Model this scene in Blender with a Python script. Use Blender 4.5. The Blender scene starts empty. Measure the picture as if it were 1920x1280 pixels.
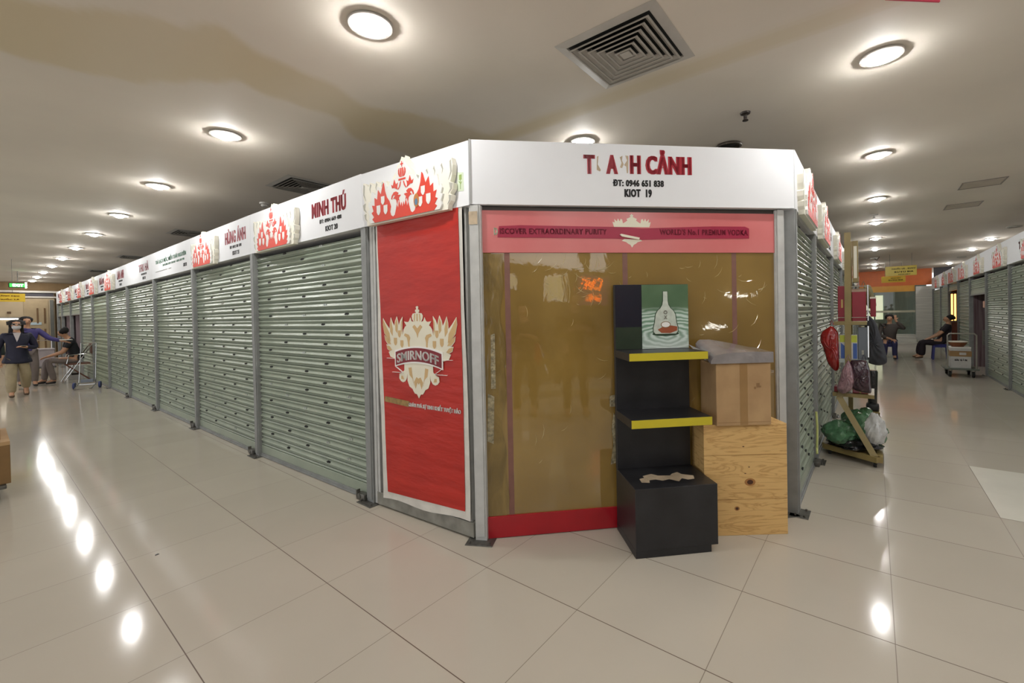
import bpy, bmesh, math, random
from mathutils import Vector, Matrix
random.seed(7)
C = bpy.context.scene.collection
PI = math.pi
RAD = math.radians

# ------------------------------------------------------------------ camera
cd = bpy.data.cameras.new('camera')
cam = bpy.data.objects.new('camera', cd); C.objects.link(cam)
yw, pt, rl = 0.650430466, -0.0113324913, -0.0192678019
fwd = Vector((math.cos(pt)*math.cos(yw), math.cos(pt)*math.sin(yw), math.sin(pt)))
rt = Vector((math.sin(yw), -math.cos(yw), 0)); up = rt.cross(fwd)
r2 = rt*math.cos(rl)+up*math.sin(rl); u2 = -rt*math.sin(rl)+up*math.cos(rl)
M = Matrix(((r2.x, u2.x, -fwd.x, -1.71826), (r2.y, u2.y, -fwd.y, -1.73762), (r2.z, u2.z, -fwd.z, 1.41129), (0, 0, 0, 1)))
cam.matrix_world = M
cd.sensor_width = 36; cd.sensor_fit = 'HORIZONTAL'; cd.lens = 813.65*36/1920
cd.shift_x = -58.29/1920; cd.shift_y = -40.842/1920
cd.clip_start = 0.02; cd.clip_end = 200
bpy.context.scene.camera = cam

# ------------------------------------------------------------------ world, exposure, lamp strength
vs = bpy.context.scene.view_settings
vs.view_transform = 'Standard'; vs.look = 'None'; vs.gamma = 1.0; vs.use_curve_mapping = False
vs.exposure = 0.0
W_ = bpy.data.worlds.new('world'); bpy.context.scene.world = W_; W_.use_nodes = True
bg = W_.node_tree.nodes['Background']
bg.inputs[0].default_value = (0.95, 0.97, 1.0, 1); bg.inputs[1].default_value = 1.3
LAMP = 390.0          # radiance of each ceiling lamp's bulb
CEIL = 2.93

# ------------------------------------------------------------------ materials
MATS = {}
def lin(c):
    return tuple((x/255/12.92 if x/255 <= .04045 else ((x/255+.055)/1.055)**2.4) for x in c)
def pmat(name, rgb, rough=.5, metal=0., var=.08, vscale=6., bump=0., bscale=40., spec=.5, coat=0., emit=None, es=0., rgb2=None, stretch=None, alpha=1., coatr=.05, dist=.0):
    """procedural principled material: two-tone noise colour, roughness noise, optional bump"""
    if name in MATS: return MATS[name]
    m = bpy.data.materials.new(name); m.use_nodes = True
    nt = m.node_tree; b = nt.nodes['Principled BSDF']
    c = lin(rgb); c2 = lin(rgb2) if rgb2 else tuple(max(0, x*(1-var*2)) for x in c)
    tc = nt.nodes.new('ShaderNodeTexCoord'); mp = nt.nodes.new('ShaderNodeMapping')
    nt.links.new(tc.outputs['Object'], mp.inputs[0])
    if stretch: mp.inputs['Scale'].default_value = stretch
    n = nt.nodes.new('ShaderNodeTexNoise'); n.inputs['Scale'].default_value = vscale; n.inputs['Detail'].default_value = 4
    n.inputs['Distortion'].default_value = dist
    nt.links.new(mp.outputs[0], n.inputs['Vector'])
    r = nt.nodes.new('ShaderNodeValToRGB'); r.color_ramp.elements[0].position = .3; r.color_ramp.elements[1].position = .7
    r.color_ramp.elements[0].color = c2+(1,); r.color_ramp.elements[1].color = c+(1,)
    nt.links.new(n.outputs['Fac'], r.inputs[0]); nt.links.new(r.outputs[0], b.inputs['Base Color'])
    b.inputs['Roughness'].default_value = rough; b.inputs['Metallic'].default_value = metal
    b.inputs['Specular IOR Level'].default_value = spec
    b.inputs['Coat Weight'].default_value = coat; b.inputs['Coat Roughness'].default_value = coatr
    b.inputs['Alpha'].default_value = alpha
    if bump:
        n2 = nt.nodes.new('ShaderNodeTexNoise'); n2.inputs['Scale'].default_value = bscale; n2.inputs['Detail'].default_value = 3
        nt.links.new(mp.outputs[0], n2.inputs['Vector'])
        bp = nt.nodes.new('ShaderNodeBump'); bp.inputs['Strength'].default_value = bump; bp.inputs['Distance'].default_value = .02
        nt.links.new(n2.outputs['Fac'], bp.inputs['Height']); nt.links.new(bp.outputs[0], b.inputs['Normal'])
    if emit:
        b.inputs['Emission Color'].default_value = lin(emit)+(1,); b.inputs['Emission Strength'].default_value = es
    MATS[name] = m
    return m

white = pmat('white_sign_board', (232, 233, 235), .6, var=.01, spec=.3)
postm = pmat('grey_painted_steel', (142, 144, 142), .45, var=.12, vscale=9, bump=.05)
lpost = pmat('pale_aluminium', (196, 196, 192), .4, var=.08, vscale=14)
shut = pmat('pale_green_shutter', (156, 165, 148), .36, var=.05, vscale=3, rgb2=(140, 150, 134), bump=.03, bscale=25)
shut2 = pmat('olive_green_shutter', (156, 166, 142), .4, var=.1, vscale=3)
dark = pmat('near_black_hole', (22, 24, 22), .6)
glint = pmat('pale_slot_light', (190, 196, 190), .3, .6)
redp = pmat('signal_red_print', (214, 62, 40), .5, var=.03)
redt = pmat('crimson_letter_vinyl', (176, 26, 46), .35, var=.05)
blackt = pmat('black_letter_vinyl', (36, 34, 34), .4, var=.05)
cream = pmat('cream_board_edge', (238, 234, 218), .5, var=.03)
emw = pmat('white_relief_board', (232, 232, 228), .5, var=.03, spec=.3)
greygr = pmat('grey_shade_print', (176, 174, 162), .5, var=.1)
greent = pmat('pale_green_letter_vinyl', (132, 176, 152), .45)
banner = pmat('red_banner_cloth', (188, 38, 22), .5, var=.06, rgb2=(170, 30, 18), vscale=3, bump=.55, bscale=3.2, stretch=(1, 1, 3.5))
bannerw = pmat('white_banner_cloth', (222, 218, 208), .6, var=.08, vscale=10, bump=.3, bscale=8)
logoc = pmat('cream_print', (232, 226, 204), .55, var=.03)
logot = pmat('tan_print', (206, 172, 120), .55, var=.03)
plate = pmat('dark_red_print', (132, 22, 34), .5, var=.15)
whitep = pmat('white_print', (240, 238, 232), .5, var=.02)
tantape = pmat('tan_tape', (166, 132, 70), .35, var=.25, vscale=30)
pink = pmat('faded_pink_film', (214, 128, 126), .35, var=.06, rgb2=(206, 108, 108), vscale=2.2, coat=.3, coatr=.2)
crimson = pmat('crimson_tape', (164, 34, 66), .4, var=.06, vscale=8)
crimdk = pmat('crimson_tape_relief', (146, 28, 56), .4)
mauve = pmat('mauve_strip', (132, 92, 80), .5, var=.1, vscale=12)
redband = pmat('red_film', (172, 22, 36), .3, var=.06, coat=.3)
black = pmat('black_laminate', (42, 42, 45), .38, var=.25, vscale=5, bump=.02)
navy = pmat('dark_navy_laminate', (24, 26, 40), .3, var=.1)
dgreen = pmat('dark_green_laminate', (44, 58, 42), .35, var=.1)
yell = pmat('yellow_edge', (204, 188, 44), .4, var=.05)
scuff = pmat('torn_beige_patch', (198, 178, 150), .7, var=.15, vscale=20)
carton = pmat('brown_cardboard', (186, 152, 108), .75, var=.1, vscale=6, rgb2=(168, 134, 94), bump=.05)
cartonp = pmat('white_printed_carton', (206, 204, 200), .6)
tapec = pmat('brown_parcel_tape', (164, 128, 82), .3, var=.08)
greyfoil = pmat('grey_plastic_wrap', (168, 162, 162), .2, var=.12, vscale=9, bump=.3, bscale=14, coat=.8, metal=.35)
chrome = pmat('chrome', (214, 214, 212), .12, 1.)
rubber = pmat('black_rubber', (30, 30, 30), .7)
steel = pmat('dull_steel', (120, 118, 112), .45, .7, var=.2, vscale=30)
rackm = pmat('olive_gold_paint', (152, 134, 84), .45, var=.1, vscale=8)
orange = pmat('orange_wall', (216, 108, 34), .5, var=.05)
amber = pmat('amber_fascia', (220, 158, 50), .45, var=.05)
signy = pmat('yellow_sign', (236, 196, 44), .4, var=.04)
signo = pmat('olive_yellow_sign', (190, 168, 62), .4, var=.06)
marble = pmat('white_marble', (226, 224, 214), .25, var=.06, vscale=2, rgb2=(196, 194, 186), stretch=(.4, .4, 14))
beigew = pmat('beige_wall', (190, 170, 138), .6, var=.06, vscale=1.5)
darkgrey = pmat('dark_grey_board', (72, 68, 74), .6, var=.1)
maroon = pmat('purple_brown_curtain', (84, 62, 66), .7, var=.3, vscale=3, rgb2=(128, 112, 114), stretch=(9, 9, .4))
skin = pmat('skin', (196, 148, 116), .55, var=.05)
hairm = pmat('black_hair', (24, 18, 18), .85, var=.3, vscale=40)

# ------------------------------------------------------------------ floor / ceiling materials
def floor_mat(cols=((193, 185, 170), (182, 174, 160)), grout=True):
    m = bpy.data.materials.new('polished_cream_tile'); m.use_nodes = True; nt = m.node_tree; b = nt.nodes['Principled BSDF']
    tc = nt.nodes.new('ShaderNodeTexCoord'); sp = nt.nodes.new('ShaderNodeSeparateXYZ'); nt.links.new(tc.outputs['Object'], sp.inputs[0])
    def math_(op, a, bb=None, clamp=False):
        k = nt.nodes.new('ShaderNodeMath'); k.operation = op; k.use_clamp = clamp
        for i, v in enumerate((a, bb)):
            if v is None: continue
            if isinstance(v, (int, float)): k.inputs[i].default_value = v
            else: nt.links.new(v, k.inputs[i])
        return k.outputs[0]
    def line(out, w):
        t = math_('DIVIDE', out, .6); fr = math_('SUBTRACT', t, math_('ROUND', t)); d = math_('MULTIPLY', math_('ABSOLUTE', fr), .6)
        return math_('SUBTRACT', 1., math_('DIVIDE', math_('SUBTRACT', d, w*.4), w, True), True)
    lx = line(sp.outputs[0], .0022); ly = line(sp.outputs[1], .0015)
    g = math_('MAXIMUM', lx, math_('MULTIPLY', ly, .75))
    cb = nt.nodes.new('ShaderNodeCombineXYZ')
    nt.links.new(math_('FLOOR', math_('DIVIDE', sp.outputs[0], .6)), cb.inputs[0]); nt.links.new(math_('FLOOR', math_('DIVIDE', sp.outputs[1], .6)), cb.inputs[1])
    wn = nt.nodes.new('ShaderNodeTexWhiteNoise'); wn.noise_dimensions = '2D'; nt.links.new(cb.outputs[0], wn.inputs[0])
    nz = nt.nodes.new('ShaderNodeTexNoise'); nz.inputs['Scale'].default_value = 2.5; nz.inputs['Detail'].default_value = 6; nt.links.new(tc.outputs['Object'], nz.inputs['Vector'])
    f = math_('ADD', math_('MULTIPLY', wn.outputs['Value'], .35), math_('MULTIPLY', nz.outputs['Fac'], .65))
    mx = nt.nodes.new('ShaderNodeMix'); mx.data_type = 'RGBA'; nt.links.new(f, mx.inputs['Factor'])
    mx.inputs['A'].default_value = lin(cols[0])+(1,); mx.inputs['B'].default_value = lin(cols[1])+(1,)
    m2 = nt.nodes.new('ShaderNodeMix'); m2.data_type = 'RGBA'; nt.links.new(g, m2.inputs['Factor']); nt.links.new(mx.outputs['Result'], m2.inputs['A'])
    m2.inputs['B'].default_value = lin((82, 62, 48))+(1,)
    nt.links.new(m2.outputs['Result'], b.inputs['Base Color'])
    # thin dusty film makes the polish uneven
    n3 = nt.nodes.new('ShaderNodeTexNoise'); n3.inputs['Scale'].default_value = 1.3; n3.inputs['Detail'].default_value = 8; nt.links.new(tc.outputs['Object'], n3.inputs['Vector'])
    nt.links.new(math_('ADD', math_('MULTIPLY', n3.outputs['Fac'], .06), math_('ADD', math_('MULTIPLY', g, .4), .075)), b.inputs['Roughness'])
    b.inputs['Specular IOR Level'].default_value = .3
    return m
floorm = floor_mat()
lighttile = pmat('white_marble_tile', (224, 220, 206), .15, var=.04, vscale=3)

PATCH_OUTLINE = [(-2.6, 2.35), (-1.595, 2.097), (-1.358, 2.077), (-1.043, 1.995), (-.962, 1.876), (-.653, 1.469), (-.277, 1.516), (0., 1.50), (.30, 1.75), (.8, 1.7), (1.2, 1.3), (1.123, .723), (.55, .9), (.178, 1.029), (.06, 1.12), (-.25, 1.06), (-.69, 1.0), (-.9, .93), (-.986, 1.0), (-1.03, 1.10), (-1.213, 1.118), (-1.519, 1.384), (-2.6, 1.5)]  # outline of the patch coloured darker and yellower than the rest of the ceiling
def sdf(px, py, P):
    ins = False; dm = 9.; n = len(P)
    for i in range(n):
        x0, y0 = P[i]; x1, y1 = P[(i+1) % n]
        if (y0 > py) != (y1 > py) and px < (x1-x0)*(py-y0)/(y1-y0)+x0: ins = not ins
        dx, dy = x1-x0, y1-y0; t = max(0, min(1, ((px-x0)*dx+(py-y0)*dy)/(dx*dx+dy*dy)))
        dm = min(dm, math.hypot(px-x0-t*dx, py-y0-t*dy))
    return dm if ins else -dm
def ceil_mat():
    m = bpy.data.materials.new('painted_ceiling'); m.use_nodes = True; nt = m.node_tree; b = nt.nodes['Principled BSDF']
    at = nt.nodes.new('ShaderNodeAttribute'); at.attribute_name = 'tan_patch'
    tc = nt.nodes.new('ShaderNodeTexCoord')
    nz = nt.nodes.new('ShaderNodeTexNoise'); nz.inputs['Scale'].default_value = 1.1; nz.inputs['Detail'].default_value = 5; nt.links.new(tc.outputs['Object'], nz.inputs['Vector'])
    r = nt.nodes.new('ShaderNodeValToRGB'); r.color_ramp.elements[0].color = lin((219, 211, 199))+(1,); r.color_ramp.elements[1].color = lin((228, 220, 207))+(1,)
    r.color_ramp.elements[0].position = .3; r.color_ramp.elements[1].position = .7
    nt.links.new(nz.outputs['Fac'], r.inputs[0])
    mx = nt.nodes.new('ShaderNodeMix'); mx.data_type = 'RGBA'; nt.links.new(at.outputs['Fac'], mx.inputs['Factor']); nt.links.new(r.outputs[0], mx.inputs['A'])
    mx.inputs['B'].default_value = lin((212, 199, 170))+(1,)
    nt.links.new(mx.outputs['Result'], b.inputs['Base Color']); b.inputs['Roughness'].default_value = .75
    n2 = nt.nodes.new('ShaderNodeTexNoise'); n2.inputs['Scale'].default_value = 90; nt.links.new(tc.outputs['Object'], n2.inputs['Vector'])
    bp = nt.nodes.new('ShaderNodeBump'); bp.inputs['Strength'].default_value = .05; nt.links.new(n2.outputs['Fac'], bp.inputs['Height']); nt.links.new(bp.outputs[0], b.inputs['Normal'])
    return m
ceilm = ceil_mat()

# ------------------------------------------------------------------ mesh helpers
class MB:
    def __init__(s): s.v = []; s.f = []; s.mi = []
    def add(s, vs_, fs, mi=0):
        o = len(s.v); s.v += [tuple(v) for v in vs_]; s.f += [tuple(i+o for i in f) for f in fs]; s.mi += [mi]*len(fs); return s
    def box(s, x0, x1, y0, y1, z0, z1, mi=0, bev=0.):
        if bev <= 0:
            v = [(x, y, z) for x in (x0, x1) for y in (y0, y1) for z in (z0, z1)]
            return s.add(v, [(0, 1, 3, 2), (4, 6, 7, 5), (0, 4, 5, 1), (2, 3, 7, 6), (0, 2, 6, 4), (1, 5, 7, 3)], mi)
        bm = bmesh.new(); bmesh.ops.create_cube(bm, size=1)
        for v in bm.verts: v.co = Vector(((x0+x1)/2+v.co.x*(x1-x0), (y0+y1)/2+v.co.y*(y1-y0), (z0+z1)/2+v.co.z*(z1-z0)))
        bmesh.ops.bevel(bm, geom=bm.edges[:], offset=min(bev, .45*min(x1-x0, y1-y0, z1-z0)), segments=2, affect='EDGES', profile=.5)
        bm.verts.index_update(); s.add([v.co[:] for v in bm.verts], [[v.index for v in f.verts] for f in bm.faces], mi); bm.free(); return s
    def tube(s, pts, r, n=10, mi=0, cap=True):
        pts = [Vector(p) for p in pts]; rings = []; rs = r if isinstance(r, (list, tuple)) else [r]*len(pts); prev = None
        for i, p in enumerate(pts):
            if i == 0: d = pts[1]-p
            elif i == len(pts)-1: d = p-pts[i-1]
            else: d = (pts[i+1]-p).normalized()+(p-pts[i-1]).normalized()
            d.normalize()
            if prev is None:
                a = Vector((0, 0, 1)) if abs(d.z) < .9 else Vector((1, 0, 0)); u = d.cross(a).normalized()
            else:
                u = prev-d*prev.dot(d); u.normalize()
            prev = u; w = d.cross(u)
            rings.append([p+(u*math.cos(2*PI*k/n)+w*math.sin(2*PI*k/n))*rs[i] for k in range(n)])
        v = [q for g in rings for q in g]; f = []
        for i in range(len(rings)-1):
            for k in range(n): f.append((i*n+k, i*n+(k+1) % n, (i+1)*n+(k+1) % n, (i+1)*n+k))
        if cap: f.append(tuple(range(n))[::-1]); f.append(tuple((len(rings)-1)*n+k for k in range(n)))
        return s.add(v, f, mi)
    def bar(s, a, b, w, h, mi=0):   # rectangular bar from a to b
        a = Vector(a); b = Vector(b); d = (b-a).normalized(); ref = Vector((0, 1, 0)) if abs(d.y) < .9 else Vector((0, 0, 1))
        u = d.cross(ref).normalized()*w/2; v = d.cross(u).normalized()*h/2
        vv = [p+x*u+y*v for p in (a, b) for x, y in ((-1, -1), (1, -1), (1, 1), (-1, 1))]
        return s.add(vv, [(0, 3, 2, 1), (4, 5, 6, 7), (0, 1, 5, 4), (1, 2, 6, 5), (2, 3, 7, 6), (3, 0, 4, 7)], mi)
    def lathe(s, prof, cx=0, cy=0, n=20, mi=0, axis='z'):
        v = []; f = []
        for r, z in prof:
            for k in range(n):
                a = 2*PI*k/n
                if axis == 'z': v.append((cx+r*math.cos(a), cy+r*math.sin(a), z))
                elif axis == 'y': v.append((cx+r*math.cos(a), z, cy+r*math.sin(a)))
                else: v.append((z, cx+r*math.cos(a), cy+r*math.sin(a)))
        for i in range(len(prof)-1):
            for k in range(n): f.append((i*n+k, i*n+(k+1) % n, (i+1)*n+(k+1) % n, (i+1)*n+k))
        f.append(tuple(range(n))[::-1]); f.append(tuple((len(prof)-1)*n+k for k in range(n)))
        return s.add(v, f, mi)
    def prism(s, poly, y0, y1, mi=0):   # polygon in XZ extruded along Y from y0 (front) to y1
        bm = bmesh.new(); vs_ = [bm.verts.new((x, y0, z)) for x, z in poly]
        fc = bm.faces.new(vs_); r = bmesh.ops.extrude_face_region(bm, geom=[fc])
        for e in r['geom']:
            if isinstance(e, bmesh.types.BMVert): e.co.y = y1
        bmesh.ops.triangulate(bm, faces=[f for f in bm.faces if len(f.verts) > 4]); bmesh.ops.recalc_face_normals(bm, faces=bm.faces[:])
        bm.verts.index_update(); s.add([v.co[:] for v in bm.verts], [[v.index for v in f.verts] for f in bm.faces], mi); bm.free(); return s
    def zprism(s, poly, z0, z1, mi=0):
        t = MB().prism(poly, z0, z1); return s.add([(x, z, y) for x, y, z in t.v], [tuple(f[::-1]) for f in t.f], mi)
    def sphere(s, c, r, n=14, mi=0, sc=(1, 1, 1)):
        prof = [(max(1e-4, math.sin(PI*i/8)), -math.cos(PI*i/8)) for i in range(9)]
        t = MB().lathe(prof, n=n); return s.add([(c[0]+x*r*sc[0], c[1]+y*r*sc[1], c[2]+z*r*sc[2]) for x, y, z in t.v], t.f, mi)
    def mesh(s, name):
        me = bpy.data.meshes.new(name); me.from_pydata(s.v, [], s.f); me.update()
        for p, i in zip(me.polygons, s.mi): p.material_index = i
        return me
def tag(o, label=None, cat=None, group=None, kind=None):
    if label: o['label'] = label
    if cat: o['category'] = cat
    if group: o['group'] = group
    if kind: o['kind'] = kind
    return o
def empty(name, loc=(0, 0, 0), rz=0, label=None, cat=None, group=None):
    o = bpy.data.objects.new(name, None); C.objects.link(o); o.location = loc; o.rotation_euler = (0, 0, rz); o.empty_display_size = .1
    return tag(o, label, cat, group)
def obj(name, mb, mats, parent=None, smooth=False, loc=None, rz=0):
    me = mb.mesh(name) if isinstance(mb, MB) else mb
    if not isinstance(mats, (list, tuple)): mats = [mats]
    if not me.materials:
        for m in mats: me.materials.append(m)
    bm = bmesh.new(); bm.from_mesh(me); bmesh.ops.recalc_face_normals(bm, faces=bm.faces[:]); bm.to_mesh(me); bm.free()
    if smooth:
        me.polygons.foreach_set('use_smooth', [True]*len(me.polygons))
        try: me.set_sharp_from_angle(angle=RAD(38))
        except Exception: pass
    o = bpy.data.objects.new(name, me); C.objects.link(o)
    if parent: o.parent = parent
    if loc: o.location = loc
    if rz: o.rotation_euler = (0, 0, rz)
    return o
def struct(name, mb, m, parent=None):
    o = obj(name, mb, m, parent)
    if not parent: o['kind'] = 'structure'
    return o
def dup(root, loc, rz=0, label=None, group=None, scale=None):
    r = root.copy(); C.objects.link(r); r.location = loc; r.rotation_euler = (0, 0, rz)
    if label: r['label'] = label
    if group: r['group'] = group
    if scale: r.scale = scale
    for ch in list(root.children):
        c = ch.copy(); C.objects.link(c); c.parent = r
        for g in ch.children:
            d = g.copy(); C.objects.link(d); d.parent = c
    return r
def mirror(P): return P+[(-x, z) for x, z in reversed(P)]

FONT = {}
def text(name, s, x0, x1, z0, z1, y, m, parent, bold=.03, th=.002, shear=0., arc=0., fat=None):
    """letters as one mesh, fitted to the rectangle x0..x1, z0..z1 in the parent's XZ plane, facing -y"""
    key = (s, bold, shear)
    if key not in FONT:
        cu = bpy.data.curves.new('lettering', 'FONT'); cu.body = s; cu.size = 1; cu.offset = bold; cu.extrude = .5; cu.shear = shear; cu.resolution_u = 3; cu.space_character = 1.0+bold*3.2
        t = bpy.data.objects.new('lettering', cu); C.objects.link(t); bpy.context.view_layer.update()
        me = bpy.data.meshes.new_from_object(t.evaluated_get(bpy.context.evaluated_depsgraph_get()))
        FONT[key] = ([v.co[:] for v in me.vertices], [tuple(p.vertices) for p in me.polygons])
        bpy.data.objects.remove(t); bpy.data.curves.remove(cu); bpy.data.meshes.remove(me)
    V, F = FONT[key]
    if not V: return None
    ax = min(v[0] for v in V); bx = max(v[0] for v in V); ay = min(v[1] for v in V); by = max(v[1] for v in V)
    nv = []
    for v in V:
        fx = (v[0]-ax)/(bx-ax); fz = (v[1]-ay)/(by-ay)
        nv.append((x0+fx*(x1-x0), y-th*(v[2]+.5), z0+fz*(z1-z0)+arc*(1-(2*fx-1)**2)))
    mb = MB().add(nv, F)
    if fat is None: fat = (z1-z0)*.022
    if fat:
        for d_ in (-fat, fat): mb.add([(p[0]+d_, p[1], p[2]) for p in nv], F)
    return obj(name, mb, m, parent)

# ------------------------------------------------------------------ the setting
struct('floor', MB().box(-9, 24, -9, 26, -.08, 0), floorm)
def ceiling():
    xs = [-4.4, -2.6]+[-2.6+.04*i for i in range(1, 98)]+[1.32, 24]; ys = [-4.6, .8]+[.8+.04*i for i in range(1, 42)]+[2.5, 26]
    V = [(x, y, CEIL) for y in ys for x in xs]; n = len(xs); F = [(j*n+i, (j+1)*n+i, (j+1)*n+i+1, j*n+i+1) for j in range(len(ys)-1) for i in range(n-1)]
    me = bpy.data.meshes.new('ceiling'); me.from_pydata(V, [], F); me.update()
    a = me.attributes.new('tan_patch', 'FLOAT', 'POINT')
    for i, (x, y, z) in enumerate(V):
        d = sdf(x, y, PATCH_OUTLINE) if (-2.65 < x < 1.35 and .7 < y < 2.6) else -1
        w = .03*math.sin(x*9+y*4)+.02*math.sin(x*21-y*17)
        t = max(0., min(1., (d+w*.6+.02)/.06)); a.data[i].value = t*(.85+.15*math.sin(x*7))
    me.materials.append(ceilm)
    o = bpy.data.objects.new('ceiling', me); C.objects.link(o); o['kind'] = 'structure'
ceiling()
o = obj('marble_tile', MB().box(2.402, 3.598, -2.998, -2.402, 0, .0012), lighttile); tag(o, 'pale marble tiles set into the beige floor of the right-hand corridor', 'floor tile')

# ------------------------------------------------------------------ building blocks of the kiosk rows
SP = .0845
def curtain_mesh(w, ztop, zbot=.11, nsl=None, eyes=True, seed=1, wide=1.):
    """ribbed roller shutter curtain, slats and their punched eye slots in one mesh (local x 0..w, front = -y)"""
    mb = MB(); rnd = random.Random(seed); sp = SP*wide
    prof = [(0, .002), (.015, -.013), (.017, -.013), (.028, -.007), (.0285, .018), (.0325, .018), (.033, -.007), (.042, .001), (.056, -.018), (.059, -.0185), (.0835, -.001)]
    pts = []; z = zbot
    k = 0
    while z+sp <= ztop+.02:
        for dz, y in prof: pts.append((y, z+dz*sp/SP))
        z += sp; k += 1
    n = len(pts); V = [(x, y, zz) for x in (0, w) for y, zz in pts]
    mb.add(V, [(i, i+1, n+i+1, n+i) for i in range(n-1)], 0)
    if eyes:
        for r in range(k):
            fr = (.14, .5, .86) if r % 2 else (.32, .68)
            for q in fr:
                cx = w*q+.012*rnd.uniform(-1, 1)*w; cz = zbot+r*sp+.0705*sp/SP
                mi = 2 if rnd.random() < .25 else 1  # some slots coloured pale, standing for light showing through from inside
                L, H = .030, .009
                poly = [(cx-L, cz), (cx-L*.5, cz+H), (cx-.004, cz+H*1.1), (cx-.004, cz-H*1.1), (cx-L*.5, cz-H)]
                pol2 = [(2*cx-a, b) for a, b in poly]
                mb.prism(poly, -.0165, -.006, mi); mb.prism(pol2, -.0165, -.006, mi)
    return mb
CURT = {}
def shutter(Pl, Pr, z0, z1, label, group, lock=True, m=None, eyes=True, wide=1., seed=1):
    Pl = Vector(Pl); Pr = Vector(Pr); d = Pr-Pl; w = d.length; rz = math.atan2(d.y, d.x)
    g = .045
    r = empty('roller_shutter', (Pl.x, Pl.y, 0), rz, label, 'roller shutter', group)
    key = (round(w, 2), round(z0, 2), z1, eyes, wide, seed, m.name if m else '')
    if key not in CURT:
        me = curtain_mesh(w-2*g, z1, z0+.11, eyes=eyes, wide=wide, seed=seed).mesh('slat_curtain')
        for q in (m or shut, dark, glint): me.materials.append(q)
        bt = MB().box(0, w-2*g, -.014, .012, z0+.035, z0+.115, bev=.004).mesh('bottom_slat'); bt.materials.append(m or shut)
        br = MB().box(0, w-2*g, -.022, .02, z0+.004, z0+.036).box(0, w-2*g, -.03, -.022, z0+.004, z0+.014).mesh('bottom_rail'); br.materials.append(postm)
        CURT[key] = (me, bt, br)
    me, bt, br = CURT[key]
    for nm, q in (('slat_curtain', me), ('bottom_slat', bt), ('bottom_rail', br)):
        o = bpy.data.objects.new(nm, q); C.objects.link(o); o.parent = r; o.location = (g, .02, 0)
    if lock:
        k = MB().box(w-.16, w-.05, -.045, 0, .0, .05, bev=.006).tube([(w-.115, -.05, .03), (w-.115, -.012, .03)], .02, 12).box(w-.15, w-.14, -.05, -.02, .02, .075)
        obj('lock', k, steel, r, True)
    return r
def post(P, rz, label, w=.09, d=.055, h=2.1, m=None, plate=True, group='steel posts between the shutters'):
    r = empty('steel_post', (P[0], P[1], 0), rz, label, 'post', group)
    obj('upright', MB().box(-w/2, w/2, -.012, d, .004, h, bev=.003).box(-w/2+.012, w/2-.012, -.02, -.012, .03, h), m or postm, r)
    if plate: obj('base_plate', MB().box(-w/2-.05, w/2+.05, -.075, .04, 0, .005, bev=.002).tube([(-w/2-.025, -.05, .004), (-w/2-.025, -.05, .018)], .007, 8).tube([(w/2+.025, -.05, .004), (w/2+.025, -.05, .018)], .007, 8), steel, r)
    return r
def panel(Pl, Pr, label, zt=2.505, zb=2.10, group=None, th=.05):
    Pl = Vector(Pl); Pr = Vector(Pr); d = Pr-Pl; w = d.length
    r = empty('sign_panel', (Pl.x, Pl.y, 0), math.atan2(d.y, d.x), label, 'sign', group)
    obj('board', MB().box(.001, w-.001, 0, th, zb, zt, bev=.002).box(.001, w-.001, -.002, .0, zb, zb+.006).box(.001, w-.001, th, .18, zb, zb+.01), white, r)
    r['w'] = w
    return r

# double-headed eagle board (local x = across, z from the panel's lower edge), front = -y
_bd = [(.0, .385), (.018, .40), (.022, .412), (.03, .395), (.05, .372), (.075, .352), (.085, .32), (.11, .305), (.14, .268), (.17, .258), (.19, .268), (.205, .276), (.225, .256), (.245, .275), (.262, .287), (.285, .262), (.315, .282), (.335, .294), (.362, .266), (.395, .29), (.416, .298), (.442, .27), (.48, .30), (.507, .306), (.518, .26), (.51, .20), (.492, .158), (.52, .145), (.514, .11), (.488, .086), (.504, .074), (.494, .04), (.47, .02), (.465, -.012)]
_wh = [(0, .375), (.02, .37), (.028, .345), (.062, .325), (.078, .30), (.07, .275), (.095, .268), (.14, .262), (.155, .24), (.18, .215), (.20, .262), (.222, .272), (.24, .245), (.26, .222), (.28, .238), (.30, .248), (.318, .215), (.335, .19), (.352, .21), (.375, .222), (.385, .19), (.392, .14), (.415, .155), (.425, .13), (.41, .095), (.43, .09), (.41, .05), (.42, .025), (.40, -.004)]
_rd = [(0, .062), (.012, .098), (.022, .068), (.04, .112), (.052, .062), (.066, .088), (.08, .05), (.092, .022), (.112, .012), (.138, .024), (.148, .05), (.137, .085), (.155, .125), (.185, .155), (.205, .20), (.218, .262), (.232, .25), (.258, .185), (.292, .222), (.305, .155), (.338, .172), (.338, .115), (.372, .122), (.355, .078), (.38, .068), (.35, .036), (.372, .022), (.342, -.004)]
def shield(cx, cz, w, h): return [(cx-w/2, cz+h/2), (cx+w/2, cz+h/2), (cx+w/2, cz-h*.15), (cx+w*.25, cz-h*.4), (cx, cz-h/2), (cx-w*.25, cz-h*.4), (cx-w/2, cz-h*.15)]
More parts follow.
